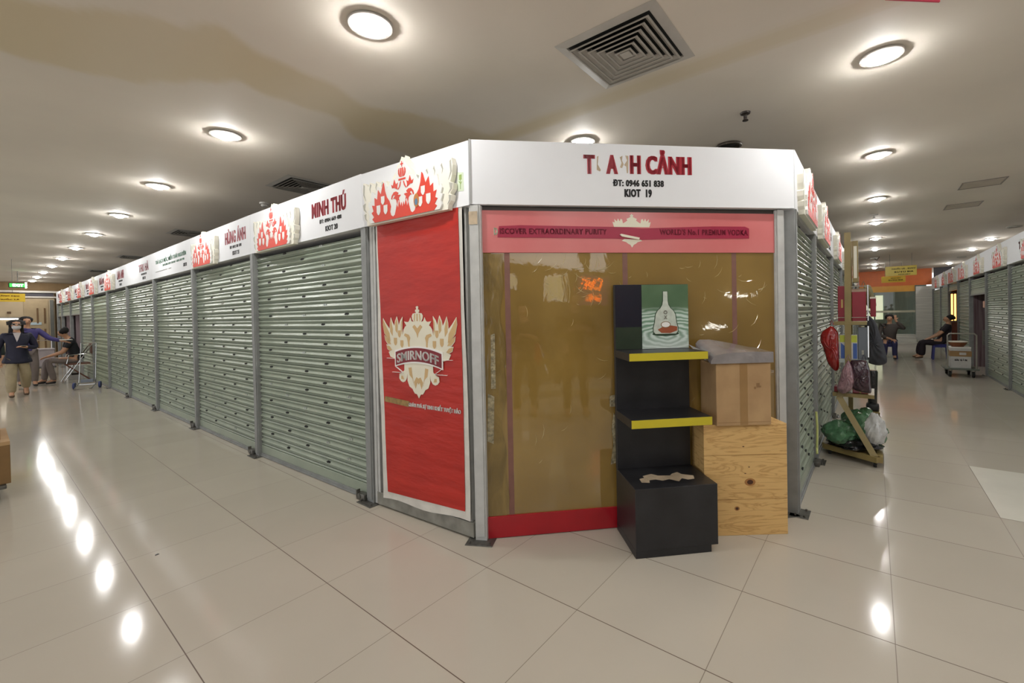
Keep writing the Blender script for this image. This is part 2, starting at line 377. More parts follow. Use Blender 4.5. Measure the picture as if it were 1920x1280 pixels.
def emblem_parts(r):
    b = MB().prism(mirror(_bd), -.038, 0)
    obj('board', b, cream, r)
    g = MB()
    for s in (-1, 1):
        for P in ([(.488, .285), (.503, .295), (.510, .22), (.475, .17), (.495, .22)], [(.48, .155), (.515, .145), (.508, .11), (.47, .085), (.49, .115)], [(.475, .078), (.50, .072), (.488, .04), (.46, .02), (.478, .045)], [(.322, .27), (.334, .285), (.345, .25), (.335, .225), (.336, .25)], [(.246, .27), (.258, .278), (.27, .25), (.262, .225), (.26, .25)], [(.145, .262), (.172, .25), (.176, .215), (.15, .225)], [(.40, .275), (.413, .288), (.425, .25), (.412, .22), (.415, .25)]):
            g.prism([(s*x, z) for x, z in P], -.0395, -.038)
    obj('shading_print', g, greygr, r)
    obj('eagle_relief', MB().prism(mirror(_wh), -.052, -.038), emw, r)
    q = MB().prism(mirror(_rd), -.0545, -.052)
    for s in (-1, 1):
        hd = [(.018, .148), (.05, .152), (.062, .148), (.045, .165), (.072, .178), (.10, .176), (.125, .155), (.132, .135), (.122, .128), (.112, .15), (.10, .158), (.085, .15), (.108, .132), (.088, .132), (.07, .118), (.062, .085), (.052, .118), (.035, .11), (.042, .13)]
        q.prism([(s*x, z) for x, z in hd], -.0545, -.052)
        q.prism([(s*(x), z) for x, z in [(.055, .188), (.09, .206), (.118, .206), (.128, .232), (.108, .222), (.09, .262), (.072, .225), (.05, .236), (.058, .21)]], -.0545, -.052)
        q.prism([(s*x, z) for x, z in [(.012, .24), (.022, .235), (.036, .205), (.052, .19), (.042, .188), (.022, .208)]], -.0545, -.052)
        q.prism([(s*x, z) for x, z in [(.018, .268), (.03, .272), (.042, .292), (.042, .315), (.03, .33), (.03, .30)]], -.0545, -.052)
        q.prism([(s*x, z) for x, z in [(.004, .268), (.014, .268), (.022, .3), (.016, .328), (.004, .328)]], -.0545, -.052)
    q.box(-.04, .04, -.0545, -.052, .246, .258)
    q.box(-.003, .003, -.0545, -.052, .335, .372).box(-.014, .014, -.0545, -.052, .35, .358)
    rp = obj('red_print', q, redp, r)
    for s in (-1, 1):
        for P in (shield(s*.232, .138, .042, .06), shield(s*.20, .07, .046, .066), shield(s*.288, .076, .046, .07)): obj('shield', MB().prism(P, -.0565, -.0545), emw, rp)
    return r
EMB = None
def emblem(P, rz, label, group):
    global EMB
    if EMB is None:
        EMB = empty('emblem_board', (P[0], P[1], 2.098), rz, label, 'emblem board', group); emblem_parts(EMB); EMB.scale = (.89, 1, 1); return EMB
    return dup(EMB, (P[0], P[1], 2.098), rz, label, group)
ORD = ['first', 'second', 'third', 'fourth', 'fifth', 'sixth', 'seventh', 'eighth', 'ninth', 'tenth']

# ------------------------------------------------------------------ left row of kiosks
yb = [.25, 1.34, 3.40, 5.42, 7.46, 9.48, 11.48, 13.45, 15.38, 17.36, 19.42, 20.6]
xp = [.19, .12, .07]+[.07]*9
FX = [.16, .085, .045]+[.04]*9
GL = 'roller shutters of the left kiosk row'
for i in range(1, 11):
    a = (xp[i+1], yb[i+1]); b = (xp[i], yb[i])
    if i < 8:
        lab = {1: 'pale green roller shutter directly beside the red eagle banner',
               2: 'pale green roller shutter under the HÙNG ÁNH sign',
               3: 'pale green roller shutter under the green lettered sign on the left row',
               4: 'pale green roller shutter under the half blank THU HÀ sign',
               5: 'dustier grey green roller shutter, fifth along the left row from the banner',
               6: 'olive wide-slatted roller shutter, sixth along the left row',
               7: 'narrow looking closed roller shutter just before the open kiosks on the left'}[i]
        shutter(a, b, 0, 2.08, lab, GL, m=shut2 if i == 6 else None, wide=1.9 if i == 6 else 1., eyes=i < 6, seed=i if i < 3 else 3, lock=i < 6)
    else:
        shutter(a, b, 1.66, 2.08, 'half raised roller shutter over the %s open kiosk at the far left end' % ORD[i-8], GL, lock=False, eyes=False)
        mb = MB(); n = 40; w = yb[i+1]-yb[i]-.1
        V = [(k/n*w, .035*math.sin(k*1.7)+.02*math.sin(k*.6), z) for k in range(n+1) for z in (.02, 1.66)]
        mb.add(V, [(2*k, 2*k+2, 2*k+3, 2*k+1) for k in range(n)])
        o = obj('curtain', mb, maroon, None, True, (.16, yb[i+1]-.05, 0), -PI/2); tag(o, 'purple brown curtain hanging in the %s of the open kiosks at the far left end' % ORD[i-8], 'curtain', 'curtains of the open left kiosks')
for i in range(1, 12):
    d = 'grey steel post '
    lab = {1: d+'between the red banner and the nearest green shutter', 2: d+'below the seam of the kiot 20 and kiot 21 signs'}.get(i, d+'%s from the red banner along the left row' % (ORD[i-1] if i < 11 else 'last'))
    post((xp[i]-.01, yb[i]-(.02 if i > 1 else -.0)), -PI/2, lab)

def sub(r, s, x0, x1, z0, z1, m=None, b=.025): return text('lettering', s, x0, x1, z0, z1, 0, m or blackt, r, bold=b)
# bay 0: above the banner
p0 = panel((FX[1], yb[1]), (FX[0], yb[0]), 'white sign panel with the red eagle, above the red banner at the corner', zt=2.50)
st = MB().prism([(.998, 2.20), (1.05, 2.195), (1.05, 2.31), (1.0, 2.32)], -.002, 0)
obj('sticker', st, pmat('pale_green_sticker', (214, 226, 200), .5), p0)
sg = MB()
for a, b_ in (((1.024, 2.21), (1.026, 2.27)), ((1.026, 2.245), (1.012, 2.26)), ((1.026, 2.24), (1.037, 2.255))): sg.bar((a[0], -.003, a[1]), (b_[0], -.003, b_[1]), .004, .001)
sg.box(1.015, 1.036, -.0032, -.0022, 2.268, 2.30)
obj('sticker_print', sg, pmat('olive_green_print', (150, 176, 96), .5), p0)
GE = 'eagle emblem boards of the left kiosk row'
emblem((.116, .80), math.atan2(-(yb[1]-yb[0]), FX[0]-FX[1]), 'red and white eagle emblem board with a round sticker on its wing, above the red banner', GE)
EMB['label'] = 'largest looking red eagle emblem board, above the red banner at the corner'
# bay 1
p1 = panel((FX[2], yb[2]), (FX[1], yb[1]), 'white sign panel with red letters MINH THÚ and kiot 20')
L = lambda y, i: yb[i+1]-y
text('lettering', 'MINH THÚ', L(2.10, 1), L(1.56, 1), 2.272, 2.43, 0, redt, p1, bold=.03)
sub(p1, 'ĐT: 0904 669 488', L(1.975, 1), L(1.63, 1), 2.212, 2.246); sub(p1, 'KIOT 20', L(1.88, 1), L(1.69, 1), 2.138, 2.182)
emblem((.058, 2.775), -PI/2+.01, 'red eagle emblem board left of the MINH THÚ lettering', GE)
# bay 2
p2 = panel((FX[3], yb[3]), (FX[2], yb[2]), 'white sign panel with red letters HÙNG ÁNH and kiot 21')
text('lettering', 'HÙNG ÁNH', L(4.13, 2), L(3.53, 2), 2.272, 2.44, 0, redt, p2, bold=.03)
sub(p2, 'ĐT: 0912 201 698', L(3.99, 2), L(3.65, 2), 2.212, 2.246); sub(p2, 'KIOT 21', L(3.91, 2), L(3.72, 2), 2.138, 2.182)
emblem((.042, 4.80), -PI/2, 'red eagle emblem board left of the HÙNG ÁNH lettering', GE)
# bay 3: green text
p3 = panel((FX[4], yb[4]), (FX[3], yb[3]), 'white sign panel with two lines of pale green lettering')
text('lettering', 'TRÀ SẠCH MỘC, MIỀN THÁI NGUYÊN', L(7.22, 3), L(5.62, 3), 2.30, 2.40, 0, greent, p3, bold=.03)
sub(p3, 'HOTLINE: 0972 128 067 - 0256 292 992', L(6.8, 3), L(5.7, 3), 2.255, 2.285, greent, .03); sub(p3, 'KIOT 22', L(5.75, 3), L(5.60, 3), 2.165, 2.21)
sub(p3, 'www.trasach.vn - tea', L(7.25, 3), L(6.35, 3), 2.19, 2.205, greygr, .02)
# bay 4 text at near end
p4 = panel((FX[5], yb[5]), (FX[4], yb[4]), 'white sign panel with a small red name and blank white on its left half')
text('lettering', 'THU HÀ', L(8.35, 4), L(7.68, 4), 2.27, 2.43, 0, redt, p4, bold=.03)
sub(p4, 'ĐT: 0912 655 123', L(8.2, 4), L(7.83, 4), 2.212, 2.246); sub(p4, 'KIOT 23', L(8.1, 4), L(7.9, 4), 2.138, 2.182)
nm = ['LAN ANH', 'HOA MAI', 'TÂM PHÚC', 'HẢI YẾN', 'BÍCH NGỌC', 'MAI']
for k, i in enumerate(range(5, 11)):
    p = panel((FX[i+1], yb[i+1]), (FX[i], yb[i]), 'white sign panel with red name and small eagle, %s from the left row\'s far end' % (['sixth', 'fifth', 'fourth', 'third', 'second', 'last'][k] if k < 5 else 'nearest to the exit sign'))
    if k == 5: p['label'] = 'short end sign panel of the left row, closest to the beige end wall'
    y0 = yb[i]+.12 if i < 10 else yb[i]+.05
    text('lettering', nm[k], L(y0+.62, i), L(y0, i), 2.27, 2.43, 0, redt, p, bold=.03)
    sub(p, 'ĐT: 0912 655 1%d0' % k, L(y0+.48, i), L(y0+.13, i), 2.212, 2.246); sub(p, 'KIOT %d' % (24+k), L(y0+.4, i), L(y0+.2, i), 2.138, 2.182)
    if i < 10: emblem((.038, yb[i]+1.40), -PI/2, 'small looking eagle emblem board, %s beyond the blank white stretch of the left row' % ORD[k], GE)

# bay 0: red banner in a frame
bn = empty('advertising_banner', (xp[1], yb[1], 0), math.atan2(-(yb[1]-yb[0]), xp[0]-xp[1]), 'tall red cloth banner with a cream two-headed eagle, hung in a pale aluminium frame', 'banner')
W0 = math.hypot(yb[1]-yb[0], xp[0]-xp[1])
fr_ = obj('frame', MB().box(.055, .085, -.015, .03, 0.01, 2.1).box(.10, .125, -.02, .03, .01, 2.1).box(W0-.075, W0-.055, -.005, .03, 0.01, 2.1), lpost, bn)
obj('sill', MB().box(.085, W0-.03, -.022, .03, .012, .105, bev=.003), pmat('dirty_grey_aluminium', (146, 144, 134), .5, var=.2, vscale=12), bn)
obj('backing', MB().box(.06, W0-.05, .03, .05, .02, 2.12), dark, bn)
def sheet(x0, x1, z0, z1, y, nx=10, nz=30, amp=.0, th=.0015, xl=None, xr=None, zl=None):
    xl = xl or (lambda t: x0); xr = xr or (lambda t: x1); zl = zl or (lambda s: z0)
    V = []
    for side in (0, 1):
        for j in range(nz+1):
            t = j/nz
            for i in range(nx+1):
                s = i/nx; x = xl(t)+(xr(t)-xl(t))*s; z = zl(s)+(z1-zl(s))*t
                yy = y+amp*(math.sin(z*9+x*5)*.5+math.sin(z*23-x*11)*.25)
                V.append((x, yy+side*th, z))
    n = (nx+1); m_ = n*(nz+1); F = []
    for j in range(nz):
        for i in range(nx):
            a = j*n+i; F.append((a, a+1, a+n+1, a+n)); F.append((a+m_, a+n+m_, a+n+1+m_, a+1+m_))
    for j in range(nz): F.append((j*n, (j+1)*n, (j+1)*n+m_, j*n+m_)); F.append((j*n+nx, j*n+nx+m_, (j+1)*n+nx+m_, (j+1)*n+nx))
    return MB().add(V, F)
obj('white_border', sheet(.135, 1.045, .07, 2.10, -.027, amp=.002, xl=lambda t: .165-.02*t+.006*math.sin(t*9), xr=lambda t: W0-.05-.015*t+.006*math.sin(t*6), zl=lambda s: .075+.035*s+.01*math.sin(s*9)), bannerw, bn, True)
obj('red_cloth', sheet(.19, 1.0, .145, 2.10, -.0315, amp=.002, xl=lambda t: .225-.055*t, xr=lambda t: W0-.092+.004*math.sin(t*5), zl=lambda s: .135+.035*s), banner, bn, True)
banner_cloth = bpy.data.objects['red_cloth']
# eagle on the banner (u measured from the banner's centre)
UC = 1.34-.745
HALF = [(0, 1.487), (.013, 1.483), (.008, 1.465), (.02, 1.462), (.02, 1.448), (.01, 1.447), (.017, 1.44), (.045, 1.437), (.056, 1.42), (.053, 1.40), (.037, 1.378), (.06, 1.385), (.072, 1.41), (.085, 1.385), (.1, 1.378), (.138, 1.383), (.115, 1.355), (.13, 1.345), (.146, 1.325), (.152, 1.29), (.16, 1.33), (.158, 1.37), (.154, 1.417), (.18, 1.39), (.196, 1.355), (.204, 1.39), (.216, 1.42), (.237, 1.385), (.245, 1.35), (.262, 1.375), (.283, 1.413), (.295, 1.37), (.298, 1.33), (.33, 1.36), (.371, 1.408), (.376, 1.36), (.36, 1.30), (.325, 1.262), (.36, 1.285), (.352, 1.25), (.325, 1.22), (.305, 1.215), (.34, 1.218), (.328, 1.185), (.299, 1.17), (.315, 1.165), (.295, 1.13), (.25, 1.12), (.145, 1.09), (.146, 1.04), (.175, 1.02), (.2, 1.013), (.203, .98), (.185, .962), (.164, .955), (.14, .962), (.122, .985), (.114, 1.02), (.115, .97), (.095, .93), (.063, .915), (.054, .9), (.04, .885), (.02, .883), (0, .855)]
def sh(P, s=1): return [(UC+s*x, z) for x, z in P]
lg = obj('eagle_print', MB().prism(sh(mirror(HALF)), -.0365, -.0335), logoc, banner_cloth)
tn = MB()
for s in (-1, 1):
    for P in ([(.371, 1.40), (.374, 1.36), (.358, 1.305), (.315, 1.25), (.29, 1.24), (.3, 1.30), (.33, 1.34)], [(.355, 1.28), (.348, 1.252), (.32, 1.225), (.285, 1.22), (.3, 1.245)], [(.335, 1.212), (.325, 1.188), (.295, 1.172), (.275, 1.18), (.3, 1.205)], [(.282, 1.40), (.292, 1.365), (.29, 1.31), (.265, 1.28), (.262, 1.33)], [(.215, 1.405), (.233, 1.375), (.232, 1.32), (.212, 1.30), (.206, 1.35)], [(.157, 1.4), (.17, 1.375), (.172, 1.32), (.16, 1.29), (.163, 1.34)],
              shield(.19, 1.295, .03, .05)[:], shield(.165, 1.225, .032, .052)[:], shield(.235, 1.24, .034, .055)[:],
              [(.09, 1.29), (.13, 1.30), (.14, 1.285), (.11, 1.27), (.1, 1.235), (.095, 1.18), (.083, 1.18), (.085, 1.24), (.075, 1.27)],
              [(.0, 1.335), (.03, 1.36), (.05, 1.345), (.03, 1.325), (.01, 1.30), (0, 1.27)],
              [(.07, 1.065), (.1, 1.06), (.09, 1.01), (.06, .985), (.045, .94), (.06, 1.0)], [(.0, .99), (.02, 1.0), (.045, .965), (.03, .92), (.022, .94), (.012, .965), (0, .95)],
              [(.16, 1.0), (.18, 1.0), (.18, .978), (.15, .975)], [(.02, 1.435), (.03, 1.432), (.034, 1.395), (.026, 1.38)], [(.002, 1.435), (.007, 1.435), (.007, 1.385), (.002, 1.385)]):
        tn.prism(sh(P, s), -.0378, -.0365)
obj('tan_detail', tn, logot, banner_cloth)
def arcband(x0, x1, zb, zt, arc, y0, y1, n=14):
    V = [(UC+x0+(x1-x0)*k/n, (z+arc*(1-(2*k/n-1)**2))) for z in (zb, zt) for k in range(n+1)]
    P = V[:n+1]+V[n+1:][::-1]
    return P
rb = MB()
rb.prism(arcband(-.243, .243, 1.062, 1.178, .034, 0, 0), -.0395, -.036)
obj('ribbon_edge', rb, whitep, banner_cloth)
rbn = obj('ribbon', MB().prism(arcband(-.232, .232, 1.073, 1.167, .034, 0, 0), -.0407, -.0395), plate, banner_cloth)
ln = MB()
for a, b_ in (((-.33, 1.12), (-.243, 1.12)), ((.243, 1.128), (.33, 1.13)), ((-.272, 1.022), (-.15, 1.024)), ((.165, 1.028), (.28, 1.03)), ((-.232, 1.062), (-.16, 1.026)), ((.232, 1.066), (.165, 1.03))): ln.bar((UC+a[0], -.038, a[1]), (UC+b_[0], -.038, b_[1]), .0022, .011)
obj('ribbon_lines', ln, whitep, banner_cloth)
text('lettering', 'SMIRNOFF', UC-.215, UC+.205, 1.088, 1.152, -.0407, whitep, banner_cloth, bold=.01, arc=.032)
text('lettering', 'KHÁM PHÁ SỰ TINH KHIẾT TUYỆT HẢO', UC-.11, UC+.39, .783, .83, -.034, whitep, banner_cloth, bold=.02)
obj('tan_tape', MB().prism([(UC-.375, .80), (UC-.11, .785), (UC-.1, .825), (UC-.37, .838)], -.036, -.034), tantape, banner_cloth)

# ------------------------------------------------------------------ corner kiosk front (45 degrees)
A45 = -PI/4; q2 = 2**.5
co = post((.195, .235), RAD(-62), 'pale grey corner post between the red banner and the brown glazed front', w=.075, m=lpost)
tagx = obj('torn_tape', MB().box(-.035, .02, -.0235, -.021, 1.98, 2.06), scuff, co)
wf = panel((FX[0], .245), (1.70, -1.315), 'wide white sign panel reading T ANH CẢNH, kiot 19, over the glazed corner front', zt=2.505, zb=2.105)
s_ = lambda x, o=.16: (x-o)*q2
def wt(s, x0, x1, z0, z1, m, b=.03): return text('lettering', s, s_(x0), s_(x1), z0, z1, 0, m, wf, bold=b, fat=(z1-z0)*(.042 if m is redt else .03))
wt('T', .675, .722, 2.308, 2.43, redt); wt('A', .780, .829, 2.311, 2.433, redt); wt('H', .892, .938, 2.314, 2.434, redt)
wt('CẢNH', .968, 1.184, 2.314, 2.474, redt)
wt('ĐT: 0946 651 838', .808, 1.05, 2.232, 2.277, blackt, .035); wt('KIOT  19', .862, .991, 2.163, 2.216, blackt, .04)
fr = MB().prism([(s_(.735), 2.42), (s_(.742), 2.425), (s_(.738), 2.37), (s_(.752), 2.335), (s_(.748), 2.325), (s_(.733), 2.335)], -.001, 0)
fr.prism([(s_(.842), 2.42), (s_(.855), 2.43), (s_(.852), 2.40), (s_(.86), 2.375), (s_(.852), 2.35), (s_(.842), 2.355), (s_(.85), 2.385)], -.001, 0)
fr.prism([(s_(.868), 2.432), (s_(.882), 2.43), (s_(.88), 2.32), (s_(.874), 2.318), (s_(.872), 2.36), (s_(.862), 2.37), (s_(.876), 2.40)], -.001, 0)
obj('torn_letter_remains', fr, scuff, wf)
obj('edge_strip', MB().box(0, .012, -.004, 0, 2.105, 2.505), pmat('grey_edge_strip', (170, 170, 168), .5), wf)

# glazed front : plane x+y=.45
G0 = (.195, .255); GW = 2.05
fg = empty('shop_window', (G0[0], G0[1], 0), A45, 'brown papered glass front of the corner kiosk with a pink header film', 'window')
def glass_brown():
    m = bpy.data.materials.new('glass_over_brown_paper'); m.use_nodes = True; nt = m.node_tree; b = nt.nodes['Principled BSDF']
    tc = nt.nodes.new('ShaderNodeTexCoord')
    nz = nt.nodes.new('ShaderNodeTexNoise'); nz.inputs['Scale'].default_value = 1.2; nz.inputs['Detail'].default_value = 3; nt.links.new(tc.outputs['Object'], nz.inputs['Vector'])
    r = nt.nodes.new('ShaderNodeValToRGB'); r.color_ramp.elements[0].color = lin((128, 100, 42))+(1,); r.color_ramp.elements[1].color = lin((152, 122, 58))+(1,); r.color_ramp.elements[0].position = .35; r.color_ramp.elements[1].position = .65
    nt.links.new(nz.outputs['Fac'], r.inputs[0]); nt.links.new(r.outputs[0], b.inputs['Base Color'])
    b.inputs['Roughness'].default_value = .6; b.inputs['Specular IOR Level'].default_value = .2
    b.inputs['Coat Weight'].default_value = 1; b.inputs['Coat Roughness'].default_value = .012; b.inputs['Coat IOR'].default_value = 2.0
    mp = nt.nodes.new('ShaderNodeMapping'); mp.inputs['Scale'].default_value = (1.6, 1, 1); nt.links.new(tc.outputs['Object'], mp.inputs[0])
    n2 = nt.nodes.new('ShaderNodeTexNoise'); n2.inputs['Scale'].default_value = 3.2; n2.inputs['Detail'].default_value = 5; n2.inputs['Distortion'].default_value = 1.6; nt.links.new(mp.outputs[0], n2.inputs['Vector'])
    bp = nt.nodes.new('ShaderNodeBump'); bp.inputs['Strength'].default_value = .035; bp.inputs['Distance'].default_value = .02; nt.links.new(n2.outputs['Fac'], bp.inputs['Height'])
    nt.links.new(bp.outputs[0], b.inputs['Coat Normal'])
    return m
brown = glass_brown()
obj('pane', MB().box(.0, GW, 0, .012, .13, 1.83), brown, fg)
crump = pmat('crumpled_brown_plastic', (140, 116, 66), .22, var=.2, vscale=4, bump=.9, bscale=5, stretch=(2.4, 1, .8), dist=1.5, coat=.6)
obj('crumpled_film', sheet(.012, .185, .14, 1.80, -.004, 6, 30, .002, xr=lambda t: .175+.012*math.sin(t*14)+.01*math.sin(t*31)), crump, fg, True)
for a in (.19, .965, 1.735): obj('mauve_strip', MB().box(a, a+.034, -.0008, 0, .14, 1.81), mauve, fg)
obj('header_film', MB().box(0, GW, -.008, .012, 1.808, 2.075, bev=.002), pink, fg)
obj('header_rail', MB().box(-.01, GW+.02, -.002, .03, 2.075, 2.10), pmat('brown_black_rail', (58, 50, 44), .5), fg)
tp = MB().prism([(.15, 1.905), (.16, 1.975), (.30, 1.982), (1.0, 1.975), (1.10, 1.968), (1.6, 1.985), (1.83, 1.985), (1.86, 1.972), (1.86, 1.905), (1.3, 1.9), (1.1, 1.893), (.98, 1.898), (.9, 1.9)], -.011, -.008)
tpo = obj('crimson_tape', tp, crimson, fg)
text('lettering', 'ISCOVER EXTRAORDINARY PURITY', .165, .86, 1.925, 1.962, -.011, crimdk, fg, bold=.03, th=.001)
text('lettering', "WORLD'S No.1 PREMIUM VODKA", 1.22, 1.85, 1.925, 1.965, -.011, crimdk, fg, bold=.03, th=.001)
text('lettering', 'D', .128, .152, 1.92, 1.965, -.008, logoc, fg, bold=.04)
crest = [(0, 2.062), (.012, 2.052), (.008, 2.042), (.022, 2.035), (.035, 2.03), (.03, 2.018), (.05, 2.005), (.06, 2.0), (.065, 2.025), (.075, 2.03), (.082, 2.012), (.093, 2.032), (.1, 2.012), (.118, 2.028), (.115, 2.005), (.13, 2.01), (.125, 1.99), (.12, 1.976)]
CX = 1.03
obj('crest', MB().prism([(CX+x, z) for x, z in mirror(crest)], -.0095, -.008).prism([(CX+x, z) for x, z in mirror([(0, 1.9), (.05, 1.9), (.07, 1.885), (.04, 1.878), (.025, 1.866), (.012, 1.86), (0, 1.842)])], -.0095, -.008), logoc, fg)
obj('peeled_tape', MB().prism([(.945, 1.925), (.955, 1.93), (1.08, 1.905), (1.075, 1.893), (.96, 1.912)], -.02, -.012), logoc, fg)
obj('red_skirting', MB().box(0, GW, -.012, .02, .004, .14, bev=.002), redband, fg)
# scraps of clear tape, and glare painted as pale patches and crease lines
clear = pmat('milky_tape', (176, 164, 130), .25, var=.3, vscale=40, bump=.6, bscale=60)
for P in ([(.86, .42), (.90, .43), (.905, .72), (.885, .76), (.87, .66), (.88, .56)], [(.86, .80), (.905, .80), (.905, .88), (.86, .87)], [(.09, .95), (.12, .95), (.12, 1.30), (.095, 1.29)], [(.06, .62), (.1, .60), (.11, .9), (.07, .92)]):
    obj('clear_tape', MB().prism(P, -.0065, -.0055), clear, fg)
scr = MB()  # pale lines with the glare on film creases put into their colour
rnd = random.Random(4)
for k in range(80):
    x = rnd.uniform(.25, 1.95); z = rnd.choice((rnd.uniform(1.45, 1.75), rnd.uniform(.3, 1.7))); a = rnd.uniform(-1.2, 1.2); l = rnd.uniform(.02, .12)
    pts = [(x+l*t*math.cos(a+.5*t), -.0006, z+l*t*math.sin(a+.5*t)) for t in (0, .35, .7, 1)]
    if pts[-1][0] < GW-.02: scr.tube(pts, [.0003, .0017, .0012, .0003], 5)
obj('film_glare_lines', scr, pmat('painted_crease_glare', (196, 176, 120), .15, coat=1.), fg)
post((1.665, -1.222), A45, 'pale aluminium upright at the right edge of the brown glazed front', w=.07, m=lpost, plate=True)

# ------------------------------------------------------------------ right row
xr = [1.715, 2.995, 5.13, 7.25, 9.35, 11.45, 13.5, 15.5, 17.6]
GR = 'roller shutters of the kiosk side facing the right corridor'
RY = -1.30
for i in range(8):
    shutter((xr[i], RY), (xr[i+1], RY), 0, 2.08, 'grey green roller shutter, %s along the right side of the corner kiosk' % ORD[i], GR, lock=i < 2, seed=i if i < 2 else 3, eyes=i < 5)
for i in range(9):
    post((xr[i]+(.0 if i else .01), RY-.005), 0, 'grey steel post, %s along the right side of the corner kiosk' % ORD[i], w=.07 if i else .06, group='steel posts along the right corridor')
GRE = 'eagle emblem boards facing the right corridor'
rn = ['HỒNG', 'HẰNG', 'THẢO', 'LIÊN', 'NGÀ', 'VÂN', 'YẾN', 'TUẤN']
xf = [1.70]+xr[1:]
for i in range(8):
    p = panel((xf[i], RY-.02), (xf[i+1], RY-.02), 'obliquely seen white sign panel, %s along the right side of the corner kiosk' % ORD[i], th=.03)
    w = p['w']
    if i: text('lettering', rn[i], w-.75, w-.2, 2.27, 2.43, 0, redt, p, bold=.03); sub(p, 'KIOT %d' % (17-i), w-.6, w-.35, 2.138, 2.182)
    ex = xf[i]+(.56 if i == 0 else .62)
    emblem((ex, RY-.02), 0, 'glossy eagle emblem board seen edge-on, %s along the right side of the corner kiosk' % ORD[i], GRE)
# rope end hanging on the first right shutter
o = obj('cord', MB().tube([(2.72, -1.335, .52), (2.73, -1.34, .4), (2.725, -1.34, .3), (2.74, -1.335, .2), (2.70, -1.34, .16)], .009, 8), pmat('pale_yellow_cord', (200, 206, 130), .6), None, True); tag(o, 'pale yellow cord hanging low on the nearest right-hand shutter', 'cord')

# unseen kiosk roof slab, added to keep light out of the inside
kroof = pmat('dusty_pale_board', (128, 122, 112), .8)
struct('unseen_kiosk_roof', MB().zprism([(.22, .33), (1.72, -1.22), (17.6, -1.22), (17.6, 20.6), (.16, 20.6), (.16, 1.4)], 2.13, 2.15), kroof)

# ------------------------------------------------------------------ far right row (faces the camera side, y=-3.57)
SY = -3.57
xs_ = [20.55, 18.2, 16.25, 14.38, 12.6, 10.72, 8.82, 6.9, 4.95]
GS = 'roller shutters of the far right kiosk row'
for i in range(8):
    a = (xs_[i], SY); b = (xs_[i+1], SY)
    if i in (2, 4):
        shutter(a, b, 1.66 if i == 4 else 1.88, 2.08, ['half raised roller shutter above the orange lit kiosk', 'half raised roller shutter above the dark open kiosk by the hand cart'][i == 4], GS, lock=False, eyes=False)
    else:
        k = {0: 'at the far end beside the marble pillar', 1: 'second from the marble pillar', 3: 'behind the seated woman', 5: 'just right of the dark open kiosk', 6: 'at the right edge of the picture', 7: 'past the right edge of the picture'}[i]
        shutter(a, b, 0, 2.08, 'green grey far right roller shutter, '+k, GS, lock=False, seed=3, eyes=i > 4)
for i in range(9):
    post((xs_[i], SY+.005), PI, 'dark grey steel post, %s of the far right row counted from the marble pillar' % ORD[i], w=.07, group='steel posts of the far right row', plate=i > 4)
sn = ['MINH', 'LOAN', 'HƯƠNG', 'DUNG', 'OANH', 'QUỲNH', 'THỦY', 'LÝ']
redm = pmat('terracotta_panel_print', (206, 96, 72), .4)
for i in range(8):
    p = panel((xs_[i], SY+.04), (xs_[i+1], SY+.04), 'pinkish white sign panel of the far right row, %s from the orange end wall' % ORD[i], zt=2.52)
    w = p['w']
    if i > 3 or i in (0, 1): text('lettering', sn[i], w*.40, w*.40+.55, 2.27, 2.43, 0, redt, p, bold=.06)
    else: obj('red_print', MB().box(.3, w-1.15, -.002, 0, 2.11, 2.42), redm, p)
    sub(p, 'ĐT: 0988', w*.46, w*.46+.3, 2.205, 2.245, b=.06); sub(p, 'KIOT', w*.48, w*.48+.18, 2.13, 2.18, b=.06)
    emblem((xs_[i+1]+.42, SY+.04), PI, 'eagle emblem board of the far right row, %s from the orange end wall' % ORD[i], 'eagle emblem boards of the far right row')
# open kiosks of that row
o = obj('kiosk_interior', MB().box(14.42, 16.2, -4.5, -4.45, 0, 2.1).box(14.40, 14.42, -4.5, -3.62, 0, 2.1).box(16.2, 16.22, -4.5, -3.62, 0, 2.1), pmat('warm_brown_panelling', (120, 62, 40), .5, var=.2, stretch=(8, 8, 1))); tag(o, 'warm brown interior walls of the lit open kiosk on the far right row', 'kiosk interior')
for k in range(3):
    y = -3.63-.07*k
    o = empty('wall_lamp', (16.18, y, 0), -PI/2, 'glowing amber display light on the side wall of the open kiosk, %s to the corridor' % ['nearest', 'second', 'farthest'][k], 'light', 'amber lights in the open kiosk')
    obj('tube', MB().box(-.022, .022, -.03, -.012, 1.0, 1.8, bev=.006), pmat('amber_glow', (255, 190, 110), .5, emit=(255, 176, 96), es=3.5, var=.4, vscale=14), o); obj('holder', MB().box(-.028, .028, -.011, .0, .95, 1.85), steel, o)
o = obj('kiosk_interior', MB().box(10.76, 12.56, -4.5, -4.45, 0, 2.1).box(12.56, 12.58, -4.5, -3.62, 0, 2.1).box(10.74, 10.76, -4.5, -3.62, 0, 2.1), maroon); tag(o, 'dark purplish curtains inside the open kiosk behind the hand cart', 'kiosk interior')
o = empty('shop_fitting', (10.9, -3.60, 0), 0, 'narrow white rack of small goods at the near edge of the dark open kiosk', 'rack')
obj('lower_panel', MB().box(-.12, .06, -.02, .02, 0, 1.0, bev=.005), cartonp, o); obj('upper_strip', MB().box(-.06, .04, -.02, .02, 1.05, 1.78), cartonp, o); obj('red_goods', MB().box(-.10, .08, -.03, .05, 1.38, 1.52, bev=.01), redband, o); obj('grey_box', MB().box(-.13, -.02, .02, .08, .62, .92), steel, o)
struct('unseen_far_roof', MB().box(4.9, 20.6, -6, -3.66, 2.13, 2.15), kroof)  # unseen roof slab over this row, added to stop light leaking in
struct('wall_right', MB().box(4.9, 20.7, -6.1, -6.0, 0, CEIL), beigew)

